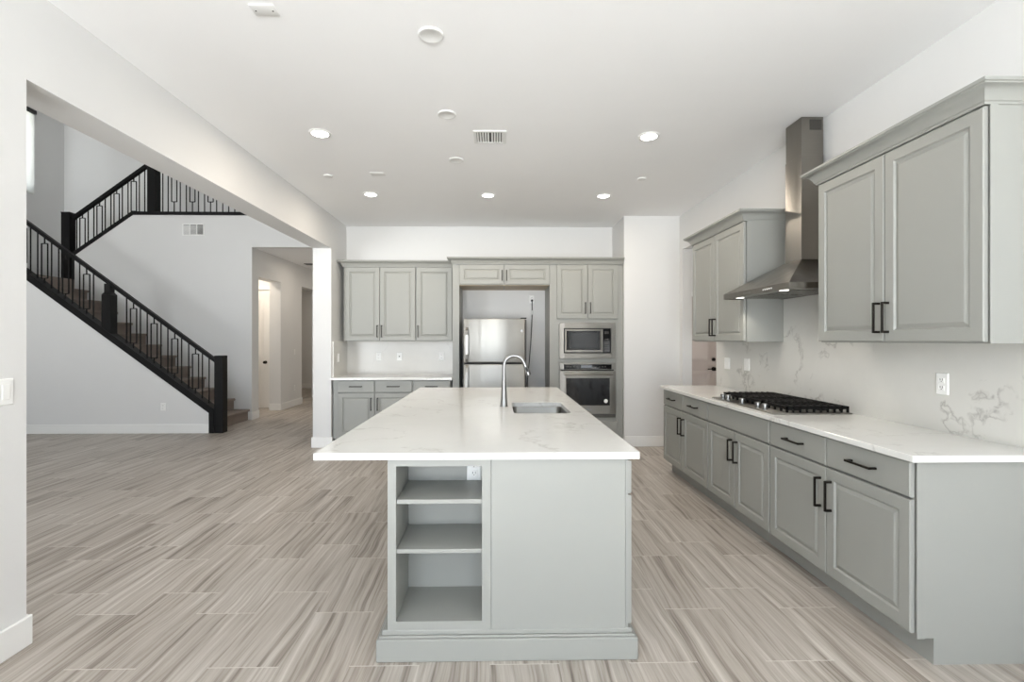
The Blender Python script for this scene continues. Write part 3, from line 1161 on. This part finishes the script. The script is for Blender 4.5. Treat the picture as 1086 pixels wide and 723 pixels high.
def fb(x0, y0, z0, x1, y1, z1, bev=0.0, seg=2):
    return MB().box(x0 - o_x, y0 - o_y, z0, x1 - o_x, y1 - o_y, z1, bev, seg)


fb(fx0 + 0.004, FY + 0.075, 0.03, fx1 + 0.022, 6.90, 1.672, 0.006).build('body', 'body_grey', fr)
fb(fx0, FY, 1.121, fx1, FY + 0.062, 1.680, 0.012, 3).build('freezer_door', 'steel_v', fr)
fb(fx0, FY, 0.11, fx1, FY + 0.062, 1.099, 0.012, 3).build('refrigerator_door', 'steel_v', fr)
fb(fx0 + 0.01, FY + 0.03, 0.10, fx1 - 0.01, FY + 0.075, 1.670).build('gasket', 'gasket', fr)
fb(fx0 + 0.02, FY + 0.04, 0.0, fx1 - 0.02, FY + 0.09, 0.095, 0.004).build('kick_grille', 'gasket', fr)
fb(fx1 - 0.055, FY + 0.01, 1.681, fx1 + 0.02, FY + 0.12, 1.694, 0.004).build('hinge_cover', 'gasket', fr)
for (za, zb4) in ((1.135, 1.560), (0.55, 1.085)):
    m = MB()
    xh = fx0 + 0.048 - o_x
    yh = FY - o_y
    pts = [(xh, yh + 0.004, za), (xh, yh - 0.03, za + 0.035), (xh, yh - 0.045, za + 0.09), (xh, yh - 0.048, (za + zb4) / 2), (xh, yh - 0.045, zb4 - 0.09),
           (xh, yh - 0.03, zb4 - 0.035), (xh, yh + 0.004, zb4)]
    for p, q in zip(pts, pts[1:]):
        m.bar(p, q, 0.034, 0.016, (0, 1, 0))
    m.build('handle', 'steel', fr)
bd = MB().lathe([(0.001, -0.004), (0.014, -0.004), (0.0165, -0.001), (0.0165, 0.0)], (fx1 - 0.045 - o_x, FY - o_y, 1.527), 24, 'y').build('badge', 'chrome', fr)
# monogram on the badge: a ring with two small curls
m = MB()
bx, by, bz = fx1 - 0.045 - o_x, FY - o_y - 0.0045, 1.527
ring = [(bx + 0.0115 * math.cos(t * math.pi / 8), by, bz + 0.0115 * math.sin(t * math.pi / 8)) for t in range(17)]
m.tube(ring, 0.0008, 6, False)
for s in (-1, 1):
    cur = [(bx + s * 0.004 + 0.0038 * math.cos(t * math.pi / 6), by, bz + 0.005 * math.sin(t * math.pi / 6)) for t in range(2, 12)]
    m.tube(cur, 0.0008, 6)
m.build('monogram', 'slot', bd)


# outlet factory -----------------------------------------------------
def outlet(label, loc, rz, kind='outlet', group='wall plates', ww=0.072, hh=0.116):
    r = thing('switch_plate' if kind == 'switch' else 'wall_outlet', label, 'light switch' if kind == 'switch' else 'outlet', loc, rz, group)
    m = MB().rings(ww, hh, [(0, 0.0), (0, -0.003), (0.004, -0.006), (0.006, -0.006)], 0, -ww / 2, -hh / 2)
    m.build('cover_plate', 'plastic', r)
    if kind == 'switch':
        n = max(1, round(ww / 0.072))
        for i in range(n):
            cx = (i - (n - 1) / 2) * 0.046
            MB().box(cx - 0.017, -0.0095, -0.034, cx + 0.017, -0.006, 0.034, 0.002, 1).build('rocker', 'plastic', r)
    elif kind == 'jack':
        q = MB().box(-0.017, -0.0085, -0.034, 0.017, -0.006, 0.034, 0.002, 1).build('insert', 'plastic', r)
        MB().box(-0.008, -0.0092, -0.008, 0.008, -0.0084, 0.008).build('jack', 'slot', q)
    else:
        for s in (-1, 1):
            q = MB().box(-0.017, -0.0085, s * 0.0205 - 0.0145, 0.017, -0.006, s * 0.0205 + 0.0145, 0.003, 1).build('receptacle', 'plastic', r)
            m = MB()
            for dx in (-0.0065, 0.0065):
                m.box(dx - 0.0014, -0.0089, s * 0.0205 - 0.003, dx + 0.0014, -0.0083, s * 0.0205 + 0.008)
            m.lathe([(0.0026, -0.0089), (0.0026, -0.0083)], (0, 0, s * 0.0205 - 0.008), 10, 'y')
            m.build('slots', 'slot', q)
    return r


outlet('white outlet on the right backsplash nearest the viewer', (2.402, 2.548, 1.172), RZ)
outlet('white switch plate at the far end of the right backsplash, beside the passage', (2.402, 4.970, 1.163), RZ, 'switch', ww=0.116)
outlet('white switch plate on the right backsplash between the passage end plate and the cooktop', (2.402, 4.575, 1.172), RZ, 'switch', ww=0.096)
outlet('white outlet on the back splash, left of three', (-1.703, 6.960, 1.172), 0)
c_o = outlet('white outlet with single dark jack on the back splash, middle of three', (-1.404, 6.960, 1.172), 0, 'jack')
outlet('white outlet on the back splash nearest the refrigerator bay', (-0.799, 6.960, 1.172), 0)
RZL = math.pi / 2
outlet('white switch plate on the side splash in the back left corner', (-2.150, 6.559, 1.168), RZL, 'switch')
outlet('white double switch plate on the near left wall edge of the photo', (-2.170, 2.135, 1.178), RZL, 'switch', ww=0.118)
outlet('white outlet low on the wall below the stairs', (-5.037, 7.350, 0.399), 0)
outlet('white switch plate on the hall wall beyond the alcove opening', (-4.325, 10.352, 1.155), RZL, 'switch')
outlet('white outlet low on the hall wall beyond the alcove opening', (-4.325, 10.352, 0.39), RZL)
outlet('white outlet inside the top of the island open shelves', (-0.115, 2.430, 0.758), 0, ww=0.072, hh=0.072 + 0.044)
outlet('white outlet high in the refrigerator bay with a plug in it', (0.507, 6.980, 2.0), 0)
outlet('white outlet on the far hall room wall', (-4.95, 14.17, 0.42), 0)

pc = thing('power_cord', 'black power cord hanging from the bay outlet behind the refrigerator', 'cord', (0.507, 6.95, 2.0))
MB().box(-0.014, -0.03, -0.035, 0.014, 0.0205, -0.008, 0.004).build('plug', 'gasket', pc)
pts = [(0, -0.02, -0.03), (0.0, -0.015, -0.09), (0.002, -0.012, -0.2), (-0.004, -0.012, -0.4), (-0.018, -0.012, -0.62), (-0.034, -0.012, -0.85),
       (-0.058, -0.012, -1.1), (-0.075, -0.012, -1.4), (-0.09, -0.012, -1.7), (-0.13, -0.012, -1.90), (-0.2, -0.02, -1.985)]
MB().tube(pts, 0.0055, 8).build('cable', 'gasket', pc)
MB().lathe([(0.012, 0.0), (0.013, 0.01), (0.013, 0.05), (0.01, 0.06)], (0.001, -0.0125, -0.225), 14).build('cable_tag', 'plastic', pc)

# ------------------------------------------------------------------ microwave and wall oven
mw = thing('microwave', 'built-in stainless microwave with trim frame above the oven', 'microwave', (0.699, TY, 1.142))
mx0, mx1, mz0, mz1 = 0.1235, 0.8695, 0.022, 0.494
m = MB()
ix0, ix1, iz0, iz1 = mx0 + 0.062, mx1 - 0.060, 0.092, 0.420
m.box(mx0, -0.028, mz0, ix0, -0.003, mz1, 0.003, 1)
m.box(ix1, -0.028, mz0, mx1, -0.003, mz1, 0.003, 1)
m.box(ix0 - 0.002, -0.0278, mz0, ix1 + 0.002, -0.003, iz0, 0.003, 1)
m.box(ix0 - 0.002, -0.0278, iz1, ix1 + 0.002, -0.003, mz1, 0.003, 1)
m.build('trim_frame', 'steel', mw)
MB().box(ix0 + 0.002, -0.012, iz0 + 0.002, ix1 - 0.002, 0.36, iz1 - 0.002).build('body', 'gasket', mw)
dx0, dx1 = ix0 + 0.012, ix0 + 0.515
m = MB()
wx0, wx1, wz0_, wz1_ = dx0 + 0.022, dx1 - 0.036, iz0 + 0.042, iz1 - 0.034
m.box(dx0, -0.036, iz0 + 0.012, wx0, -0.0125, iz1 - 0.012, 0.002, 1)
m.box(wx1, -0.036, iz0 + 0.012, dx1, -0.0125, iz1 - 0.012, 0.002, 1)
m.box(wx0, -0.0358, iz0 + 0.012, wx1, -0.0125, wz0_, 0.002, 1)
m.box(wx0, -0.0358, wz1_, wx1, -0.0125, iz1 - 0.012, 0.002, 1)
dm = m.build('door', 'steel', mw)
MB().box(wx0 + 0.001, -0.034, wz0_ + 0.001, wx1 - 0.001, -0.015, wz1_ - 0.001).build('window_border', 'glass_black', dm)
MB().box(wx0 + 0.04, -0.0348, wz0_ + 0.03, wx1 - 0.04, -0.0342, wz1_ - 0.03).build('window', 'screen', dm)
px0, px1 = dx1 + 0.004, ix1 - 0.012
cp = MB().box(px0, -0.034, iz0 + 0.012, px1, -0.0125, iz1 - 0.012, 0.002, 1).build('control_panel', 'glass_black', mw)
pcx = (px0 + px1) / 2
MB().box(px0 + 0.016, -0.0352, iz1 - 0.072, px1 - 0.016, -0.0342, iz1 - 0.036).build('display', 'slot', cp)
for i in range(6):
    for j in range(3):
        MB().box(pcx - 0.024 + j * 0.018, -0.0354, iz0 + 0.036 + i * 0.029, pcx - 0.012 + j * 0.018, -0.034, iz0 + 0.046 + i * 0.029, 0.001, 1).build('button', 'dark_steel', cp)
MB().tube([(dx1 - 0.018, -0.055, iz0 + 0.04), (dx1 - 0.018, -0.055, iz1 - 0.04)], 0.008, 12).bar((dx1 - 0.018, -0.055, iz0 + 0.055), (dx1 - 0.018, -0.036, iz0 + 0.055), 0.01, 0.01).bar((dx1 - 0.018, -0.055, iz1 - 0.055), (dx1 - 0.018, -0.036, iz1 - 0.055), 0.01, 0.01).build('handle', 'steel', dm)

wo = thing('wall_oven', 'built-in stainless wall oven with dark glass door below the microwave', 'oven', (0.699, TY, 0.365))
oz = 0.365
ox0, ox1 = 0.127, 0.870
MB().box(0.145, -0.002, 0.034, OW - 0.123, 0.56, 0.716).build('body', 'gasket', wo)
MB().box(ox0, -0.028, 1.018 - oz, ox1, -0.003, 1.109 - oz, 0.003, 1).build('control_fascia', 'steel', wo)
cp = MB().box(ox0 + 0.058, -0.0295, 1.024 - oz, ox1 - 0.052, -0.0282, 1.086 - oz).build('control_panel', 'glass_black', wo)
MB().box(ox0 + 0.285, -0.0303, 1.040 - oz, ox0 + 0.43, -0.0297, 1.074 - oz).build('display', 'display', cp)
m = MB()
for i in range(4):
    m.box(ox0 + 0.10 + i * 0.04, -0.0301, 1.05 - oz, ox0 + 0.116 + i * 0.04, -0.0297, 1.058 - oz)
    m.box(ox0 + 0.48 + i * 0.04, -0.0301, 1.05 - oz, ox0 + 0.496 + i * 0.04, -0.0297, 1.058 - oz)
m.build('touch_marks', 'dark_steel', cp)
m = MB()
gx0, gx1, gz0, gz1 = 0.214, 0.790, 0.546 - oz, 0.905 - oz
dz0, dz1 = 0.432 - oz, 1.001 - oz
m.box(ox0, -0.042, dz0, gx0, -0.003, dz1, 0.003, 1)
m.box(gx1, -0.042, dz0, ox1, -0.003, dz1, 0.003, 1)
m.box(gx0 - 0.001, -0.0418, dz0, gx1 + 0.001, -0.003, gz0, 0.003, 1)
m.box(gx0 - 0.001, -0.0418, gz1, gx1 + 0.001, -0.003, dz1, 0.003, 1)
od = m.build('door', 'steel', wo)
MB().box(gx0, -0.040, gz0, gx1, -0.012, gz1).build('window', 'glass_black', od)
hm = MB().tube([(ox0 + 0.05, -0.088, 0.957 - oz), (ox1 - 0.05, -0.088, 0.957 - oz)], 0.0125, 16)
for s in (ox0 + 0.07, ox1 - 0.07):
    hm.bar((s, -0.088, 0.957 - oz), (s, -0.041, 0.957 - oz), 0.018, 0.016)
hm.build('handle', 'steel', od)
MB().lathe([(0.001, -0.0008), (0.026, -0.0008), (0.026, 0.0)], (0.738, -0.040, 0.603 - oz), 28, 'y').build('sticker', 'plastic', od)
MB().box(0.44, -0.0428, 0.480 - oz, 0.56, -0.0418, 0.500 - oz, 0.0004, 1).build('name_plate', 'chrome', od)
MB().box(ox0, -0.025, 0.383 - oz, ox1, -0.003, 0.428 - oz, 0.002, 1).build('vent_strip', 'dark_steel', wo)

# ------------------------------------------------------------------ cooktop
ck = thing('gas_cooktop', 'stainless gas cooktop with black iron grates on the right counter', 'cooktop', (2.11, 3.605, CT_Z1))
kx0, kx1, ky0, ky1 = -0.28, 0.25, -0.46, 0.46
MB().box(kx0, ky0, 0.0, kx1, ky1, 0.010, 0.004, 2).build('tray', 'steel', ck)
for y in (0.345, 0.26, 0.035, -0.185, -0.275):
    MB().lathe([(0.022, 0.010), (0.022, 0.014), (0.012, 0.016), (0.012, 0.026), (0.021, 0.028), (0.021, 0.046), (0.017, 0.049), (0.001, 0.049)],
               (-0.237, y, 0.0), 20).build('knob', 'chrome', ck)
gx0_, gx1_ = -0.185, 0.235
for gi, (a, b) in enumerate(((-0.445, -0.152), (-0.147, 0.147), (0.152, 0.445))):
    m = MB()
    zt, zb5 = 0.052, 0.032
    t = 0.012
    m.box(gx0_, a, zb5, gx0_ + t, b, zt).box(gx1_ - t, a, zb5, gx1_, b, zt)
    m.box(gx0_, a, zb5, gx1_, a + t, zt).box(gx0_, b - t, zb5, gx1_, b, zt)
    for i in range(1, 4):
        yy_ = a + (b - a) * i / 4
        m.box(gx0_, yy_ - t / 2, zb5, gx1_, yy_ + t / 2, zt)
        for xx in (gx0_, gx1_ - t):
            m.box(xx, yy_ - t / 2, 0.011, xx + t, yy_ + t / 2, zb5)
    for i in range(1, 9):
        xx = gx0_ + (gx1_ - gx0_) * i / 9
        m.box(xx - t / 2, a, zb5 + 0.002, xx + t / 2, a + (b - a) * 0.30, zt + 0.003)
        m.box(xx - t / 2, b - (b - a) * 0.30, zb5 + 0.002, xx + t / 2, b, zt + 0.003)
        m.prism([(xx - t / 2, zb5), (xx + t / 2, zb5), (xx + t * 0.3, 0.011), (xx - t * 0.3, 0.011)], 'y', a, a + t)
        m.prism([(xx - t / 2, zb5), (xx + t / 2, zb5), (xx + t * 0.3, 0.011), (xx - t * 0.3, 0.011)], 'y', b - t, b)
    for xx in (gx0_, gx1_ - t):
        for yy_ in (a, b - t):
            m.box(xx, yy_, 0.0102, xx + t, yy_ + t, zb5)
    m.build('grate', 'iron_cast', ck)
for (bx_, by_, br) in ((-0.06, -0.30, 0.04), (0.14, -0.30, 0.035), (0.04, 0.0, 0.055), (-0.06, 0.30, 0.04), (0.14, 0.30, 0.035)):
    MB().lathe([(br * 1.25, 0.010), (br * 1.25, 0.014), (br * 1.05, 0.02), (br, 0.021), (br, 0.029), (br * 0.9, 0.031), (0.001, 0.031)],
               (bx_, by_, 0.0), 24).build('burner', 'iron_cast', ck)

# ------------------------------------------------------------------ range hood
hd = thing('range_hood', 'stainless chimney range hood on the wall above the cooktop', 'range hood', (2.40, 3.585, 1.747))
hx0, hy0, hy1 = 1.92 - 2.40, 3.126 - 3.585, 4.042 - 3.585
LT = 0.043
m = MB(); bm = m.bm
m.box(hx0, hy0, 0, hx0 + 0.016, hy1, LT)
m.box(-0.001, hy0, 0, -0.017, hy1, LT)
m.box(hx0 + 0.016, hy0, 0, -0.017, hy0 + 0.016, LT)
m.box(hx0 + 0.016, hy1 - 0.016, 0, -0.017, hy1, LT)
cx0_, cy0_, cy1_ = 2.235 - 2.40, 3.49 - 3.585, 3.688 - 3.585
A = [bm.verts.new(p) for p in ((hx0, hy0, LT), (-0.001, hy0, LT), (-0.001, hy1, LT), (hx0, hy1, LT))]
B = [bm.verts.new(p) for p in ((cx0_, cy0_, 0.253), (-0.001, cy0_, 0.253), (-0.001, cy1_, 0.253), (cx0_, cy1_, 0.253))]
fs = [bm.faces.new(A[::-1]), bm.faces.new(B)]
for k in range(4):
    fs.append(bm.faces.new((A[k], A[(k + 1) % 4], B[(k + 1) % 4], B[k])))
bmesh.ops.recalc_face_normals(bm, faces=fs)
m.build('canopy', 'hood_steel', hd)
MB().box(cx0_, cy0_, 0.254, -0.001, cy1_, 1.02, 0.001, 1).build('lower_duct_cover', 'hood_steel', hd)
up = MB().box(cx0_ + 0.003, cy0_ + 0.003, 1.0205, -0.001, cy1_ - 0.003, 1.300, 0.001, 1).build('upper_duct_cover', 'hood_steel', hd)
m = MB().box(cx0_ + 0.062, cy0_ + 0.001, 1.205, cx0_ + 0.152, cy0_ + 0.0029, 1.280)
m.build('vent_grille', 'dark_steel', up)
m = MB().box(hx0 + 0.0165, hy0 + 0.0165, 0.006, -0.0175, hy1 - 0.0165, 0.012)
ud = m.build('underside_panel', 'steel', hd)
for s in (-1, 1):
    m = MB()
    ya, yb_ = (0.01, 0.34) if s > 0 else (-0.34, -0.01)
    for i in range(9):
        xx = -0.36 + i * 0.035
        m.box(xx, ya, 0.001, xx + 0.022, yb_, 0.0055)
    m.build('filter', 'steel', ud)
for y in (0.30, -0.30):
    lm = MB().lathe([(0.030, 0.0), (0.030, 0.0055)], (hx0 + 0.062, y, 0.0), 20)
    lm.build('lamp', 'hoodlamp', hd)
    l = bpy.data.lights.new('hood_lamp_light', 'SPOT')
    l.energy = 5.0
    l.color = (1.0, 0.93, 0.82)
    l.spot_size = math.radians(120)
    l.spot_blend = 0.6
    l.shadow_soft_size = 0.03
    lo = bpy.data.objects.new('hood_lamp_light', l)
    COL.objects.link(lo)
    lo.parent = hd
    lo.location = (hx0 + 0.062, y, -0.012)
m = MB().box(hx0 - 0.001, 0.02, 0.014, hx0 + 0.001, 0.13, 0.031)
m.build('rating_label', 'steel', hd)
for i in range(5):
    MB().lathe([(0.006, hx0 - 0.003), (0.006, hx0 + 0.001)], (0, -0.255 + i * 0.026, 0.022), 12, 'x').build('button', 'plate', hd)


# ------------------------------------------------------------------ ceiling fittings
def downlight(label, x, y, z=CEIL, power=None):
    r = thing('ceiling_light', label, 'ceiling light', (x, y, z), 0, 'recessed ceiling lights')
    m = MB().lathe([(0.085, 0.0), (0.085, -0.003), (0.078, -0.008), (0.066, -0.009), (0.064, -0.004), (0.064, 0.0)], (0, 0, 0), 32)
    m.build('trim_ring', 'plastic', r)
    MB().lathe([(0.063, -0.0065), (0.055, -0.010), (0.001, -0.0105)], (0, 0, 0), 28).build('lens', 'lens', r)
    l = bpy.data.lights.new('lamp_light', 'AREA')
    l.shape = 'DISK'; l.size = 0.12
    l.energy = power or DOWNLIGHT_W
    l.color = (1.0, 0.87, 0.72)
    lo = bpy.data.objects.new('lamp_light', l)
    COL.objects.link(lo)
    lo.parent = r
    lo.location = (0, 0, -0.02)
    return r


downlight('lit round ceiling light at front left, above the island overhang side', -1.402, 3.84)
downlight('lit round ceiling light at front right, in front of the range hood', 1.223, 3.85)
downlight('lit round ceiling light in the back row, left of three', -1.417, 5.435)
downlight('lit round ceiling light in the back row, middle of three', -0.101, 5.445)
downlight('lit round ceiling light in the back row, right of three', 1.211, 5.445)


def ceiling_disc(label, x, y, r0, name='blank_cover', cat='ceiling cover', th=0.012):
    m = MB().lathe([(r0, 0.0), (r0, -th * 0.6), (r0 * 0.93, -th), (r0 * 0.78, -th * 1.05), (r0 * 0.74, -th * 0.9), (0.001, -th * 0.9)], (0, 0, 0), 36)
    o = m.build(name, 'plate')
    o.location = (x, y, CEIL)
    return tag(o, label, cat, 'round ceiling plates')


ceiling_disc('largest round white ceiling cover plate, nearest the viewer', -0.355, 2.59, 0.068, th=0.010)
ceiling_disc('middle round white ceiling cover plate, left of the air vent', -0.363, 3.50, 0.068, th=0.010)
ceiling_disc('round white ceiling cover plate farthest back, behind the air vent', -0.370, 4.39, 0.068, th=0.010)
ceiling_disc('small flat sprinkler cap on the ceiling at left', -1.681, 4.83, 0.045, 'sprinkler_cap', 'sprinkler')
ceiling_disc('small flat sprinkler cap on the ceiling at right', 1.471, 4.86, 0.045, 'sprinkler_cap', 'sprinkler')
o = thing('junction_cover', 'small rectangular white cover plate on the ceiling near the left sprinkler cap', 'ceiling cover', (-1.178, 4.77, CEIL))
MB().box(-0.07, -0.045, -0.006, 0.07, 0.045, 0, 0.003).build('plate', 'plate', o)
o = thing('junction_cover', 'rectangular white plate with two screws on the ceiling near the top edge', 'ceiling cover', (-1.154, 2.41, CEIL))
MB().box(-0.06, -0.042, -0.007, 0.06, 0.042, 0, 0.003).build('plate', 'plate', o)
for s in (-1, 1):
    MB().lathe([(0.004, -0.0085), (0.004, -0.0065)], (s * 0.042, 0, 0), 10).build('screw', 'slot', o)

vt = thing('air_vent', 'white rectangular air vent with curved louvers in the kitchen ceiling', 'air vent', (-0.055, 3.885, CEIL))
m = MB()
vw, vh = 0.130, 0.118
m.box(-vw, -vh, -0.008, -vw + 0.022, vh, 0).box(vw - 0.022, -vh, -0.008, vw, vh, 0)
m.box(-vw + 0.022, -vh, -0.008, vw - 0.022, -vh + 0.022, 0).box(-vw + 0.022, vh - 0.022, -0.008, vw - 0.022, vh, 0)
m.build('frame', 'plate', vt)
MB().box(-vw + 0.022, -vh + 0.022, -0.002, vw - 0.022, vh - 0.022, -0.0005).build('duct_back', 'slot', vt)
for i in range(10):
    x = -vw + 0.036 + i * (2 * vw - 0.072) / 9
    s = -1 if i < 5 else 1
    MB().prism([(x, -0.002), (x + 0.003, -0.002), (x + s * 0.010 + 0.003, -0.008), (x + s * 0.010, -0.008)], 'y', -vh + 0.022, vh - 0.022).build('louver', 'plastic', vt)

wv = thing('wall_vent', 'white three-section air grille high on the stair wall below the railing', 'air vent', (-5.345, 8.57, 3.35))
m = MB()
vw, vh = 0.19, 0.105
m.box(-vw, -0.008, -vh, vw, 0, -vh + 0.018).box(-vw, -0.008, vh - 0.018, vw, 0, vh)
for xx in (-vw, -0.070, 0.052, vw - 0.018):
    m.box(xx, -0.008, -vh + 0.018, xx + 0.018, 0, vh - 0.018)
m.build('frame', 'plastic', wv)
MB().box(-vw + 0.018, -0.002, -vh + 0.018, vw - 0.018, -0.0005, vh - 0.018).build('duct_back', 'slot', wv)
for (xa, xb, ang) in ((-vw + 0.018, -0.070, 0.011), (-0.052, 0.052, 0.0075), (0.070, vw - 0.018, 0.004)):
    m = MB()
    n = 9
    for i in range(n):
        z = -vh + 0.022 + i * (2 * vh - 0.044) / n
        m.prism([(-0.002, z), (-0.008, z), (-0.008, z + ang), (-0.002, z + ang + 0.004)], 'x', xa, xb)
    m.build('louvers', 'plastic', wv)

hv = thing('hall_vent', 'dark slotted air vent in the hall ceiling beyond the opening', 'air vent', (-3.98, 10.47, CEIL))
MB().box(-0.16, -0.09, -0.008, 0.16, 0.09, 0, 0.002).build('frame', 'slot', hv)
for i in range(5):
    MB().box(-0.14, -0.07 + i * 0.032, -0.011, 0.14, -0.058 + i * 0.032, -0.0075).build('louver', 'dark_steel', hv)

for (x, y, label) in ((-3.4, 9.9, 'unseen ceiling light added to brighten the hall behind the column'), (-5.1, 9.3, 'unseen ceiling light added to brighten the alcove before the white door'),
                      (3.6, 6.2, 'unseen ceiling light added to brighten the room beyond the right passage'), (-3.3, 12.6, 'unseen ceiling light added to brighten the far end of the hall'), (-5.6, 12.4, 'unseen ceiling light added to brighten the room beyond the second hall opening')):
    downlight(label, x, y, CEIL, 14.0 if -5.3 < x < -5.0 else 8.5)  # lamps added out of view to brighten the hall and side rooms
